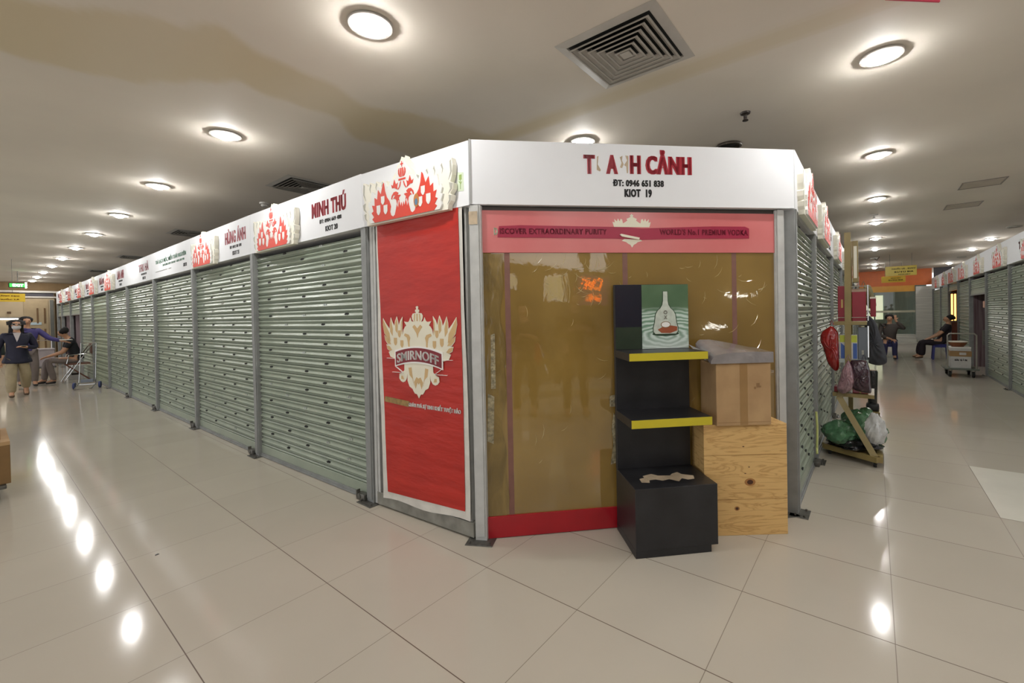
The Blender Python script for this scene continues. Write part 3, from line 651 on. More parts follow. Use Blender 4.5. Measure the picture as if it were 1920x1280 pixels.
# ------------------------------------------------------------------ right-hand end of the corridor
EX = 20.8
struct('wall_end_right', MB().box(EX, EX+.1, -3.56, -1.1, 2.30, CEIL), orange)
struct('wall_end_right_side', MB().box(EX, EX+.1, -1.1, 3, 0, CEIL), orange)
struct('wall_end_upper_right', MB().box(EX-.15, EX-.1, -9, -3.60, 2.3, CEIL), darkgrey)
o = obj('fascia_strip', MB().box(EX-.02, EX, -3.05, -1.0, 2.06, 2.30), amber); tag(o, 'amber band under the orange wall over the glazed entrance', 'fascia')
p = empty('marble_pillar', (EX-.1, -3.32, 0), 0, 'white veined marble pillar beside the glazed entrance at the right end', 'pillar')
obj('shaft', MB().box(-.1, .12, -.25, .25, 0, 2.24, bev=.005), marble, p); obj('plinth', MB().box(-.14, -.101, -.25, .25, 0, .12), marble, p)
gp = bpy.data.materials.new('entrance_glass'); gp.use_nodes = True
gb = gp.node_tree.nodes['Principled BSDF']; gb.inputs['Transmission Weight'].default_value = 1; gb.inputs['Roughness'].default_value = .02; gb.inputs['Base Color'].default_value = (.78, .86, .82, 1)
e = empty('glass_entrance', (EX, -3.06, 0), 0, 'glazed entrance screen with a pale crossbar above the marble steps', 'glass screen')
obj('pane', MB().box(.0, .01, .02, 1.9, .36, 2.06), gp, e); obj('crossbar', MB().box(-.04, .03, 0, 1.9, 1.23, 1.31), pmat('brass_rail', (200, 196, 170), .3, .3), e)
for y in (.0, .62, 1.25): obj('mullion', MB().box(-.03, .03, y, y+.05, .36, 2.06), pmat('green_grey_frame', (120, 132, 120), .4), e)
for k in range(3):
    o = obj('marble_step', MB().box(EX-.15-.45*(3-k)+.45, EX+.3, -3.06, -1.2, .12*k, .12*(k+1), bev=.004), marble); tag(o, 'wide pale marble step at the glazed entrance, %s of three' % ['lowest', 'middle', 'top'][k], 'step', 'marble entrance steps')
o = obj('outer_wall', MB().box(EX+2.8, EX+2.9, -3.6, 0, 0, 2.9), pmat('grey_green_street_wall', (120, 134, 124), .6, stretch=(1, 3, .3))); tag(o, 'grey green wall seen through the glazed entrance', 'wall')
o = obj('lit_window', MB().box(EX+2.75, EX+2.79, -2.1, -1.3, .9, 2.0), pmat('lit_pane', (236, 236, 206), .5, emit=(240, 240, 205), es=.75)); tag(o, 'bright lit window seen through the glazed entrance', 'window')
def hang_sign(x, y0, y1, z0, z1, m, label, rows, cables=True, face=-1, name='hanging_sign'):
    # sign facing -x ; viewer's right = smaller y
    r = empty(name, (x, (y0+y1)/2, 0), -PI/2, label, 'sign')
    w = abs(y1-y0)/2
    obj('board', MB().box(-w, w, -.015, .015, z0, z1, bev=.003), m, r)
    for s, a, b_, c, d in rows: text('lettering', s, -w+2*w*a, -w+2*w*b_, z0+(z1-z0)*c, z0+(z1-z0)*d, -.015, blackt, r, bold=.03)
    if cables:
        for k in (-.7, .7): obj('cable', MB().tube([(k*w, 0, z1), (k*w, 0, CEIL)], .004, 6), steel, r)
    return r
hang_sign(14., -2.70, -2.02, 2.31, 2.58, signo, 'olive yellow hanging sign, nearer of the two in the right corridor', [('THUỐC LÁ - RƯỢU', .2, .95, .62, .85), ('RƯỢU BIA', .3, .9, .28, .5), ('BÁNH KẸO', .42, .8, .08, .2)])
hang_sign(17., -2.60, -1.97, 2.27, 2.47, signy, 'bright yellow hanging sign, farther of the two in the right corridor', [('RƯỢU BIA', .3, .9, .25, .5), ('BÁNH KẸO', .4, .8, .62, .8)])

# ------------------------------------------------------------------ left-hand end
EY = 22.2
struct('wall_end_left', MB().box(-9, .12, EY, EY+.1, 0, 2.62), beigew)
struct('wall_end_upper_left', MB().box(-9, 20, EY+.3, EY+.4, 0, CEIL), pmat('brown_back_wall', (150, 122, 84), .7))  # plain brown wall set back behind the end wall
struct('trim_3', MB().box(-9, .2, EY-.08, EY+.0, 2.55, 2.62).box(-9, .2, EY-.06, EY, 2.37, 2.42), pmat('white_trim', (206, 198, 186), .5))
struct('trim_4', MB().box(-9, .1, EY-.02, EY, 2.42, 2.55), darkgrey)
d = struct('door_1', MB().box(-.62, -.04, EY-.03, EY, 0, 2.30), pmat('beige_door', (178, 156, 120), .5))
for x in (-.30, -.13):
    struct('handle', MB().box(x-.022, x+.022, EY-.055, EY-.03, 1.45, 2.0, bev=.004).box(x-.022, x+.022, EY-.055, EY-.03, .2, 1.25, bev=.004), pmat('dark_wood_strip', (112, 82, 46), .5), d)
struct('window_1', MB().box(0.0, .09, EY-.04, EY, 0, 2.30), pmat('grey_glass_strip', (104, 104, 96), .3))
o = empty('door_plate', (-.34, EY-.035, 0), 0, 'pale blue notice plate on the beige door at the left end', 'notice'); obj('plate', MB().box(-.13, .13, -.01, 0, 1.40, 1.49), pmat('pale_blue_plate', (190, 208, 214), .4), o); obj('border', MB().box(-.135, .135, -.008, .0, 1.395, 1.40), steel, o)
o = empty('tube_light', (-1.3, EY-.06, 1.62), 0, 'long white tube light on the beige end wall behind the walking woman', 'light'); obj('tube', MB().tube([(-.35, 0, 0), (.55, 0, 0)], .022, 10), pmat('tube_glow', (255, 250, 240), .5, emit=(255, 248, 235), es=7), o); obj('holder', MB().box(-.4, .6, .02, .05, -.02, .06), steel, o)
o = obj('wall_box', MB().box(-.99, -.9, EY-.06, EY, 1.80, 1.88, bev=.01), pmat('brown_box', (92, 66, 40), .5)); tag(o, 'small dark brown box on the beige end wall above the walkers', 'wall box')
# EXIT sign
e = empty('exit_sign', (-.92, 17.6, 0), 0, 'green lit EXIT sign hanging at the left end', 'exit sign')
obj('housing', MB().box(-.17, .15, -.03, .03, 2.47, 2.60, bev=.006), pmat('dark_green_housing', (24, 70, 34), .5), e)
obj('lit_face', MB().box(-.15, .13, -.034, -.03, 2.485, 2.585), pmat('green_glow', (60, 200, 70), .5, emit=(60, 210, 80), es=1.6), e)
glowt = pmat('white_glow_letters', (235, 255, 235), .5, emit=(225, 255, 225), es=3.5)
text('lettering', 'EXIT', -.10, .10, 2.50, 2.57, -.034, glowt, e, bold=.03)
obj('side_bracket', MB().box(.13, .17, -.04, .04, 2.46, 2.62), chrome, e); obj('stem', MB().tube([(0, 0, 2.6), (0, 0, CEIL)], .008, 8), steel, e)
e = empty('hanging_sign', (-1.45, 14., 0), 0, 'yellow hanging sign with two dark lines at the left edge', 'sign')
obj('board', MB().box(-.5, .485, -.015, .015, 1.945, 2.135, bev=.003), signy, e)
obj('top_rail', MB().box(-.5, .40, -.02, .02, 2.135, 2.165), pmat('dark_brown_rail', (84, 60, 40), .5), e)
text('lettering', 'QUẦY ĐỒ UỐNG - BÁNH KẸO', -.45, .40, 2.06, 2.10, -.015, redt, e, bold=.04); text('lettering', 'ĐỒ LƯU NIỆM - THUỐC LÁ', -.45, .40, 1.98, 2.02, -.015, redt, e, bold=.04)
for k in (-.3, .3): obj('cable', MB().tube([(k, 0, 2.16), (k, 0, CEIL)], .004, 6), steel, e)

# ------------------------------------------------------------------ ceiling fittings
lampg = pmat('lamp_glow', (255, 252, 244), .4, emit=(255, 254, 252), es=LAMP)
ringm = pmat('satin_grey_ring', (186, 182, 174), .7, 0., spec=.15)
def downlight(label, x, y, on=True, proto=[None]):
    if proto[0] is None:
        r = empty('ceiling_lamp', (x, y, CEIL), 0, label, 'ceiling lamp', 'round recessed ceiling lamps')
        obj('ring', MB().lathe([(.082, -.001), (.105, -.001), (.112, -.006), (.108, -.012), (.092, -.014), (.082, -.006)], n=28), ringm, r, True)
        obj('reflector', MB().lathe([(.083, -.004), (.05, -.0015), (.002, -.001)], n=24), pmat('white_reflector', (225, 225, 222), .9, spec=.05), r, True); obj('bulb', MB().lathe([(.052, -.003), (.052, -.022), (.040, -.036), (.020, -.043), (.002, -.045)], n=24), lampg, r, True)
        proto[0] = r; return r
    return dup(proto[0], (x, y, CEIL), 0, label, 'round recessed ceiling lamps')
ly = [.32, 2.45, 4.57, 6.68, 8.78, 10.93, 13.15, 15.25, 17.5, 19.5, 21.4]
for i, y in enumerate(ly): downlight('lit round lamp of the left corridor ceiling, '+['nearest the top of the picture', 'second from the top', 'third from the top', 'fourth from the top', 'fifth from the top', 'sixth from the top', 'seventh from the top', 'eighth from the top', 'ninth from the top', 'last but one before the exit sign', 'farthest beside the exit sign'][i], -.44, y)
lx = [1.62, 3.72, 5.88, 7.95, 10.15, 12.3, 17.0, 18.7]
for i, x in enumerate(lx): downlight('lit round ceiling lamp of the right corridor, %s away from the camera' % ORD[i], x, -1.79)
for i, (x, y) in enumerate([(12.2, -3.86), (14.35, -3.84), (18.8, -3.85)]): downlight('lit round ceiling lamp over the far right row, %s from the right' % ORD[i], x, y)
downlight('lit round ceiling lamp just above the white T ANH CẢNH sign', 1.555, .28)
downlight('lit round ceiling lamp behind the viewer on the left', -.44, -1.85); downlight('lit round ceiling lamp behind the viewer on the right', -2.6, -1.79); downlight('lit round ceiling lamp above the viewer', -.5, -3.6)
for i, (x, y) in enumerate([(3.8, 2.6), (3.8, 7.), (8.2, .4), (1.6, 13.)]): downlight('unseen ceiling lamp added to light the ceiling over the kiosk roofs', x, y)  # added lamps, unseen behind the signs, brightening the ceiling above the kiosks
offm = pmat('unlit_lens', (206, 204, 200), .3)
for k, (x, y) in enumerate([(2.5, -.7), (16.5, -3.89), (10.37, -3.9)]):
    r = empty('unlit_lamp', (x, y, CEIL), 0, ['unlit ceiling lamp ring just above the right end of the corner sign', 'unlit ceiling lamp between two lit ones over the far right row', 'unlit ceiling lamp near the right edge over the far right row'][k], 'ceiling lamp', 'unlit round ceiling lamps')
    obj('ring', MB().lathe([(.082, -.001), (.105, -.001), (.112, -.012), (.108, -.022), (.092, -.024), (.082, -.006)], n=28), pmat('dark_bronze_ring', (70, 62, 54), .35, .5) if k == 0 else ringm, r, True); obj('lens', MB().lathe([(.08, -.004), (.04, -.012), (.002, -.014)], n=24), offm if k else dark, r, True)
for k, (x, y) in enumerate([(5.87, -2.82), (7.31, -2.82)]):
    r = empty('hatch_frame', (x, y, CEIL), 0, ['thin white rectangular hatch frame in the ceiling, nearer of two on the right', 'thin white rectangular hatch frame in the ceiling, farther of two on the right'][k], 'ceiling hatch', 'ceiling hatch frames')
    obj('frame', MB().box(-.2, .2, -.2, -.185, -.006, 0).box(-.2, .2, .185, .2, -.006, 0).box(-.2, -.185, -.185, .185, -.006, 0).box(.185, .2, -.185, .185, -.006, 0), pmat('grey_hatch_line', (140, 132, 122), .5), r); obj('lid', MB().box(-.18, .18, -.18, .18, -.003, 0), pmat('ceiling_lid', (194, 184, 170), .7), r)
o = empty('hanging_banner', (.891, -1.892, 0), RAD(-48), 'pink edge of a sheet hanging high at the top right of the picture', 'banner')
obj('sheet', MB().box(-.132, .132, -.003, .003, 2.80, 2.90), pmat('pink_red_sheet', (214, 70, 96), .5), o)
for k in (-.11, .11): obj('clip', MB().box(k-.008, k+.008, -.006, .006, 2.89, CEIL), steel, o)
# diffusers
ventm = pmat('grey_white_vent', (188, 184, 176), .5)
def vent(x, y, label, proto=[None]):
    if proto[0] is None:
        r = empty('air_vent', (x, y, CEIL), 0, label, 'air vent', 'square louvred air vents')
        def ring(a, b_, za, zb, mb):
            P = []
            for h, z in ((a, za), (b_, zb)): P += [(-h, -h, z), (h, -h, z), (h, h, z), (-h, h, z)]
            F = [(k, (k+1) % 4, 4+(k+1) % 4, 4+k) for k in range(4)]
            o_ = [(x_*.985, y_*.985, z_-.0) for x_, y_, z_ in P]
            mb.add(P, F); mb.add([(q[0], q[1], q[2]+.003) for q in P], [f[::-1] for f in F])
        f = MB(); ring(.30, .25, -.001, -.008, f); ring(.25, .245, -.008, .0, f); obj('frame', f, ventm, r)
        b = MB().box(-.245, .245, -.245, .245, -.0015, -.0005); obj('backing', b, dark, r)
        l = MB()
        for k in range(6):
            a = .238-.038*k; ring(a, a-.030, -.022, -.004, l); ring(a+.003, a-.007, -.024, -.024, l)
        l.box(-.028, .028, -.028, .028, -.024, -.002)
        for s in (-1, 1): l.bar((-.16, s*.16-.02, -.010), (-.15, s*.16-.02, -.010), .003, .003)
        obj('louvres', l, ventm, r); proto[0] = r; return r
    return dup(proto[0], (x, y, CEIL), 0, label, 'square louvred air vents')
for k, y in enumerate([-.61, 3.42, 7.6, 11.9, 16.1]):
    vent(.61, y, ['square louvred air vent in the ceiling above the corner, largest in view', 'square air vent above the MINH THÚ sign', 'square air vent above the green lettered sign', 'dark sliver of an air vent above the far left signs, fourth from the corner', 'farthest air vent above the left row, fifth from the corner'][k])
o = empty('sprinkler', (1.9, -.97, CEIL), 0, 'small dark sprinkler head in the ceiling right of the big vent', 'sprinkler')
obj('plate', MB().lathe([(.001, 0), (.038, 0), (.034, -.012), (.014, -.02)], n=18), pmat('dark_bronze', (60, 54, 48), .4, .5), o, True); obj('nozzle', MB().lathe([(.014, -.018), (.012, -.05), (.02, -.055), (.022, -.062), (.004, -.064)], n=14), pmat('dark_bronze'
, (60, 54, 48)), o, True)
o = empty('smoke_detector', (.60, 4.53, CEIL), 0, 'small white smoke detector peeking over the left signs', 'smoke detector')
obj('base', MB().lathe([(.001, 0), (.055, 0), (.052, -.018), (.04, -.024)], n=22), ventm, o, True); obj('head', MB().lathe([(.036, -.022), (.034, -.045), (.02, -.052), (.002, -.053)], n=20), ventm, o, True)
o = empty('sprinkler', (7.14, -1.76, CEIL), 0, 'pale sprinkler head between the third and fourth right corridor lamps', 'sprinkler'); obj('plate', MB().lathe([(.001, 0), (.06, 0), (.05, -.02), (.014, -.03)], n=18), ventm, o, True); obj('nozzle', MB().lathe([(.014, -.03), (.012, -.05), (.025, -.06), (.004, -.064)], n=14), ventm, o, True)
o = empty('track_light', (14.45, -1.74, CEIL), 0, 'small square white spotlight on a short arm in the right corridor ceiling', 'spotlight'); obj('lamp_face', MB().box(-.06, .06, -.12, .06, -.05, -.03), offm, o); obj('arm', MB().tube([(0, -.03, -.04), (0, -.1, -.1), (0, -.16, -.0)], .012, 8), steel, o)

# ------------------------------------------------------------------ display stand, crate, carton
sr = empty('display_stand', (.787, -.413, 0), A45, 'black stepped display stand with yellow shelf edges and a bottle poster', 'display stand')
obj('base_box', MB().box(0, .503, -.33, .03, .043, .401, bev=.003), black, sr)
obj('plinth', MB().box(.0, .462, -.325, .03, 0, .043), black, sr)
bk = obj('back_panel', MB().box(.0, .50, .0, .035, .401, 1.595, bev=.002), black, sr)
for k, (z0, z1, y) in enumerate(((1.128, 1.175, -.265), (.737, .787, -.285))):
    o = obj('shelf', MB().box(0, .49+.01*k, y, .0, z0, z1-.0005, bev=.002), black, sr)
    obj('yellow_edge', MB().box(.001, .489+.01*k, y-.003, y, z0+.001, z1-.0015), yell, o)['label'] = 'bright yellow shelf edge'
obj('navy_square', MB().box(.004, .178, -.003, 0, 1.32, 1.592), navy, bk)['label'] = 'dark navy square'
obj('green_square', MB().box(.004, .178, -.003, 0, 1.178, 1.32), dgreen, bk)['label'] = 'dark green square'
sc = MB().zprism([(.0, 0), (.035, -.012), (.05, .012), (.085, .012), (.11, -.008), (.15, -.002), (.18, -.035), (.215, -.01), (.235, -.03), (.27, -.03), (.29, .0), (.245, .03), (.24, .055), (.2, .045), (.18, .03), (.12, .045), (.1, .07), (.045, .06), (.04, .04), (.01, .035)], .4012, .4022)
sco = obj('torn_patch', sc, scuff, sr); sco.scale = (1.22, 1.5, 1); sco.location = (.075, -.235, 0); sco.rotation_euler = (0, 0, RAD(8)); sco['label'] = 'torn beige patch on the black top'
def poster_mat():
    m = bpy.data.materials.new('green_rippled_water_print'); m.use_nodes = True; nt = m.node_tree; b = nt.nodes['Principled BSDF']
    tc = nt.nodes.new('ShaderNodeTexCoord'); mp = nt.nodes.new('ShaderNodeMapping'); nt.links.new(tc.outputs['Object'], mp.inputs[0])
    mp.inputs['Location'].default_value = (-.340, 0, -1.255*2.6); mp.inputs['Scale'].default_value = (1, 0, 2.6)
    w = nt.nodes.new('ShaderNodeTexWave'); w.wave_type = 'RINGS'; w.rings_direction = 'SPHERICAL'; w.inputs['Scale'].default_value = 5.5; w.inputs['Distortion'].default_value = 5.5; w.inputs['Detail'].default_value = 2; w.inputs['Detail Scale'].default_value = 1.5
    nt.links.new(mp.outputs[0], w.inputs['Vector'])
    r = nt.nodes.new('ShaderNodeValToRGB'); r.color_ramp.elements[0].color = lin((112, 148, 122))+(1,); r.color_ramp.elements[1].color = lin((204, 220, 210))+(1,); nt.links.new(w.outputs['Fac'], r.inputs[0])
    sp = nt.nodes.new('ShaderNodeSeparateXYZ'); nt.links.new(tc.outputs['Object'], sp.inputs[0])
    g = nt.nodes.new('ShaderNodeMapRange'); g.inputs['From Min'].default_value = 1.40; g.inputs['From Max'].default_value = 1.45; nt.links.new(sp.outputs[2], g.inputs['Value'])
    nz = nt.nodes.new('ShaderNodeTexNoise'); nz.inputs['Scale'].default_value = 5; nt.links.new(tc.outputs['Object'], nz.inputs['Vector'])
    r2_ = nt.nodes.new('ShaderNodeValToRGB'); r2_.color_ramp.elements[0].color = lin((60, 90, 62))+(1,); r2_.color_ramp.elements[1].color = lin((106, 132, 100))+(1,); nt.links.new(nz.outputs['Fac'], r2_.inputs[0])
    mx = nt.nodes.new('ShaderNodeMix'); mx.data_type = 'RGBA'; nt.links.new(g.outputs[0], mx.inputs['Factor']); nt.links.new(r.outputs[0], mx.inputs['A']); nt.links.new(r2_.outputs[0], mx.inputs['B'])
    g2 = nt.nodes.new('ShaderNodeMapRange'); g2.inputs['From Min'].default_value = 1.30; g2.inputs['From Max'].default_value = 1.18; g2.inputs['To Max'].default_value = .6; nt.links.new(sp.outputs[2], g2.inputs['Value'])
    mx2 = nt.nodes.new('ShaderNodeMix'); mx2.data_type = 'RGBA'; nt.links.new(g2.outputs[0], mx2.inputs['Factor']); nt.links.new(mx.outputs['Result'], mx2.inputs['A']); mx2.inputs['B'].default_value = lin((222, 230, 224))+(1,)
    nt.links.new(mx2.outputs['Result'], b.inputs['Base Color']); b.inputs['Roughness'].default_value = .3
    return m
pm = empty('x', (0, 0, 0)); bpy.data.objects.remove(pm)
po = obj('poster', MB().box(.180, .498, -.004, 0, 1.177, 1.593), poster_mat(), sr); po['label'] = 'poster of a glass bottle standing in rippling green water'
bx = .340
half = [(0, 1.268), (.075, 1.268), (.088, 1.282), (.088, 1.315), (.078, 1.35), (.072, 1.40), (.058, 1.425), (.04, 1.44), (.026, 1.462), (.019, 1.49), (.018, 1.55), (0, 1.55)]
def bp_(P): return [(bx+x, z) for x, z in P]
obj('bottle_shadow', MB().prism([(bx+.092*math.cos(a), 1.272+.014*math.sin(a)) for a in [2*PI*k/20 for k in range(20)]], -.0046, -.004), pmat('deep_green_print', (46, 70, 52), .3), po)
obj('bottle_outline', MB().prism(bp_(mirror(half)), -.0052, -.0046), pmat('dark_green_print', (62, 84, 62), .3), po)
obj('bottle_body', MB().prism(bp_(mirror([(x-.005 if x > .02 else x*.8, z+(.004 if z < 1.3 else -.002)) for x, z in half])), -.0058, -.0052), pmat('pale_glass_print', (206, 214, 200), .3, var=.1, vscale=30), po)
obj('amber_liquid', MB().prism([(bx-.055, 1.30), (bx-.03, 1.278), (bx+.03, 1.276), (bx+.078, 1.292), (bx+.08, 1.318), (bx+.04, 1.325), (bx-.02, 1.318)], -.0064, -.0058), pmat('amber_print', (168, 92, 62), .3), po)
obj('oval_label', MB().prism([(bx+.034*math.cos(a), 1.332+.021*math.sin(a)) for a in [2*PI*k/20 for k in range(20)]], -.0068, -.0064), pmat('brown_oval_rim', (140, 110, 70), .3), po)
obj('oval_label', MB().prism([(bx+.029*math.cos(a), 1.332+.017*math.sin(a)) for a in [2*PI*k/20 for k in range(20)]], -.0072, -.0068), whitep, po)
text('lettering', 'O', bx-.013, bx+.013, 1.400, 1.425, -.0058, greygr, po); text('lettering', 'X', bx-.012, bx+.012, 1.368, 1.392, -.0058, greygr, po)

def pinemat():
    m = bpy.data.materials.new('knotty_pine'); m.use_nodes = True; nt = m.node_tree; b = nt.nodes['Principled BSDF']
    tc = nt.nodes.new('ShaderNodeTexCoord')
    mp = nt.nodes.new('ShaderNodeMapping'); mp.inputs['Scale'].default_value = (.9, .9, 7); nt.links.new(tc.outputs['Object'], mp.inputs[0])
    n = nt.nodes.new('ShaderNodeTexNoise'); n.inputs['Scale'].default_value = 2.2; n.inputs['Detail'].default_value = 5; n.inputs['Distortion'].default_value = 1.2; nt.links.new(mp.outputs[0], n.inputs['Vector'])
    w = nt.nodes.new('ShaderNodeMath'); w.operation = 'MULTIPLY'; w.inputs[1].default_value = 14; nt.links.new(n.outputs['Fac'], w.inputs[0])
    fr2 = nt.nodes.new('ShaderNodeMath'); fr2.operation = 'PINGPONG'; fr2.inputs[1].default_value = 1.; nt.links.new(w.outputs[0], fr2.inputs[0])
    r = nt.nodes.new('ShaderNodeValToRGB'); r.color_ramp.elements[0].color = lin((196, 152, 92))+(1,); r.color_ramp.elements[1].color = lin((220, 180, 116))+(1,); r.color_ramp.elements[0].position = .0; r.color_ramp.elements[1].position = .5
    nt.links.new(fr2.outputs[0], r.inputs[0]); nt.links.new(r.outputs[0], b.inputs['Base Color']); b.inputs['Roughness'].default_value = .6
    return m
pine = pinemat()
ca = math.atan2(-.7839, .6209)
cr = empty('wooden_crate', (1.040, -.885, 0), ca, 'knotty pine crate standing on the floor right of the black stand', 'crate')
for z0, z1 in ((0, .225), (.227, .505), (.507, .688)): obj('front_board', MB().box(0, .528, 0, .016, z0, z1, bev=.002), pine, cr)
obj('side_board', MB().box(0, .016, .017, .20, 0, .688).box(.512, .528, .017, .20, 0, .688), pine, cr)
obj('top_board', MB().box(.0, .528, .0, .205, .689, .70, bev=.002), pine, cr); obj('back_board', MB().box(.017, .511, .184, .20, 0, .688), pine, cr)
kn = pmat('dark_knot', (96, 56, 30), .6, rgb2=(60, 34, 20)); kr = pmat('knot_halo', (176, 122, 66), .6)
for cx, cz, a, b_ in ((.29, .335, .035, .024), (.205, .17, .017, .014), (.285, .43, .008, .005), (.25, .56, .012, .005), (.26, .39, .01, .004)):
    if a > .012: obj('knot_ring', MB().prism([(cx+a*math.cos(t), cz+b_*math.sin(t)) for t in [2*PI*k/18 for k in range(18)]], -.0006, 0), kr, cr)
    obj('knot', MB().prism([(cx+a*.55*math.cos(t), cz+b_*.62*math.sin(t)) for t in [2*PI*k/18 for k in range(18)]], -.0012, -.0004), kn, cr)
ba = math.atan2(-.268, .227)
cb = empty('cardboard_box', (1.055, -.962, .7), ba, 'brown cardboard box standing on the wooden crate', 'box')
obj('body', MB().box(0, .348, 0, .235, 0, .385, bev=.004), carton, cb)
obj('tape', MB().box(.150, .198, -.001, 0, .004, .384).box(.150, .198, -.001, .235, .385, .386), tapec, cb)
obj('top_flap', MB().box(.002, .346, .0, .115, .385, .3875).box(.002, .346, .12, .234, .385, .3875), carton, cb)
mk = MB().box(.255, .275, -.0012, 0, .235, .262).box(.24, .252, -.0012, 0, .225, .24).box(.277, .285, -.0012, 0, .235, .245).box(.01, .34, -.0012, 0, .02, .022)
obj('printed_mark', mk, pmat('faint_brown_print', (150, 114, 74), .7), cb)
def crumple(bm_v, amp, seed, f=14.):
    r_ = random.Random(seed); ph = [r_.uniform(0, 6) for _ in range(6)]; out = []
    for x, y, z in bm_v:
        d = amp*(math.sin(x*f+ph[0]+z*f*.7)+.6*math.sin(y*f*1.7+ph[1]+x*f*.5)+.5*math.sin(z*f*2.1+ph[2]-y*f))
        out.append((x+d*.6, y+d*.5, z+d*.6))
    return out
def foilpack():
    # flat parcel: subdivided slab, wedge thickness, crumpled
    nx, ny = 26, 10; V = []; F = []
    for s in (0, 1):
        for j in range(ny+1):
            for i in range(nx+1):
                u = i/nx; v = j/ny; x = u*.40; y = v*.22
                th = .068*(.65+.35*(1-v))*min(1, .55+u*1.5)*(1-.25*max(0, u-.85)/.15)
                lift = v*(.085*(1-u)**1.3+.012); z = lift+(.045+.022*min(1, u*4)) if s else lift*.9
                if s and u < .06: z -= .03*(1-u/.06)
                V.append((x, y, z))
    n = nx+1; m_ = n*(ny+1)
    for j in range(ny):
        for i in range(nx): a = j*n+i; F += [(a, a+n, a+n+1, a+1), (a+m_, a+1+m_, a+n+1+m_, a+n+m_)]
    for i in range(nx): F += [(i, i+1, i+1+m_, i+m_), (ny*n+i, ny*n+i+m_, ny*n+i+1+m_, ny*n+i+1)]
    for j in range(ny): F += [(j*n, j*n+m_, (j+1)*n+m_, (j+1)*n), (j*n+nx, (j+1)*n+nx, (j+1)*n+nx+m_, j*n+nx+m_)]
    Vn = len(V)//2
    return MB().add([(v if i < Vn else crumple([v], .0028, 3, 22)[0]) for i, v in enumerate(V)], F)
fp = empty('wrapped_parcel', (1.045, -.968, 1.089), ba+RAD(1), 'flat grey plastic-wrapped parcel lying on top of the cardboard box', 'parcel')
o = obj('wrapping', foilpack(), greyfoil, fp, True); o.location = (-.04, -.01, .001)
o2 = obj('loose_end', MB().add([(-.07, .0, .012), (-.035, -.005, .06), (-.04, .2, .05), (-.09, .21, .10), (-.045, .1, .02), (-.06, .12, .075)], [(0, 1, 5), (1, 2, 5), (2, 3, 5), (0, 5, 3), (0, 4, 1), (1, 4, 2), (4, 3, 2), (0, 3, 4)]), greyfoil, fp); o2.location = (.0, .0, .01)

# ------------------------------------------------------------------ rack trolley with goods (right corridor)
RX, RYY = 3.30, -1.57
rk = empty('rack_trolley', (RX, RYY, 0), 0, 'olive-gold wheeled display rack crowded with bags, beside the right shutters', 'display rack')
def lc(x, y, z): return (x-RX, y-RYY, z)
f = MB().bar(lc(3.3, -1.55, 2.13), lc(3.3, -1.545, .78), .045, .05).bar(lc(3.3, -1.545, .80), lc(3.27, -1.472, .55), .045, .05).bar(lc(3.27, -1.475, .57), lc(3.12, -1.745, .075), .045, .05)
f.bar(lc(3.75, -1.55, 2.1), lc(3.75, -1.545, .1), .04, .04)
obj('upright', f, rackm, rk)
obj('base', MB().bar(lc(3.33, -1.355, .075), lc(3.09, -1.765, .075), .05, .06).bar(lc(3.09, -1.765, .075), lc(3.75, -1.78, .075), .05, .06).bar(lc(3.33, -1.355, .075), lc(3.80, -1.37, .075), .05, .06).bar(lc(3.8, -1.36, .075), lc(3.75, -1.79, .075), .05, .06).zprism([(3.3-RX, -1.38-RYY), (3.12-RX, -1.75-RYY), (3.75-RX, -1.76-RYY), (3.78-RX, -1.38-RYY)], .085, .10), rackm, rk)
for k, (z, a, b_) in enumerate(((1.282, -1.435, -1.69), (.60, -1.42, -1.74), (.925, -1.44, -1.70))):
    obj('shelf', MB().box(3.3-RX-.02, 3.3-RX+.02, b_-RYY, a-RYY, z-.022, z+.012).box(3.32-RX, 3.76-RX, b_-RYY, a-RYY, z-.01, z+.004), rackm if k < 2 else pmat('glass_shelf', (150, 160, 150), .1, coat=1), rk)
for x, y in ((3.33, -1.39), (3.12, -1.74), (3.74, -1.76), (3.77, -1.39)):
    c_ = obj('caster', MB().tube([(x-RX, y-RYY-.012, .026), (x-RX, y-RYY+.012, .026)], .026, 14), rubber, rk, True); obj('fork', MB().box(x-RX-.012, x-RX+.012, y-RYY-.018, y-RYY+.018, .03, .052), steel, c_)
obj('wire_guard', MB().tube([lc(3.29, -1.42, 1.33), lc(3.29, -1.70, 1.33)], .003, 6).tube([lc(3.29, -1.70, 1.30), lc(3.29, -1.70, 1.63)], .005, 6).tube([lc(3.29, -1.57, 1.62), lc(3.29, -1.70, 1.62)], .005, 6).tube([lc(3.29, -1.70, 1.62), lc(3.7, -1.72, 1.62)], .005, 6).tube([lc(3.72, -1.66, 1.30), lc(3.72, -1.66, 1.40), lc(4.0, -1.70, 1.385)], .008, 6).tube([lc(3.29, -1.70, .96), lc(3.29, -1.70, 1.25)], .008, 6), chrome, rk)
GB = 'goods on the olive display rack'
def thingbox(name, label, cat, x0, x1, y0, y1, z0, z1, m, bev=.004, extra=None, group=GB):
    r = empty(name, ((x0+x1)/2, (y0+y1)/2, z0), 0, label, cat, group)
    hx, hy = (x1-x0)/2, abs(y1-y0)/2
    obj('body', MB().box(-hx, hx, -hy, hy, 0, z1-z0, bev=bev), m, r)
    if extra: extra(r, hx, hy, z1-z0)
    return r
cred = pmat('crimson_carton', (150, 26, 42), .4, var=.1); goldp = pmat('gold_print', (196, 160, 90), .4)
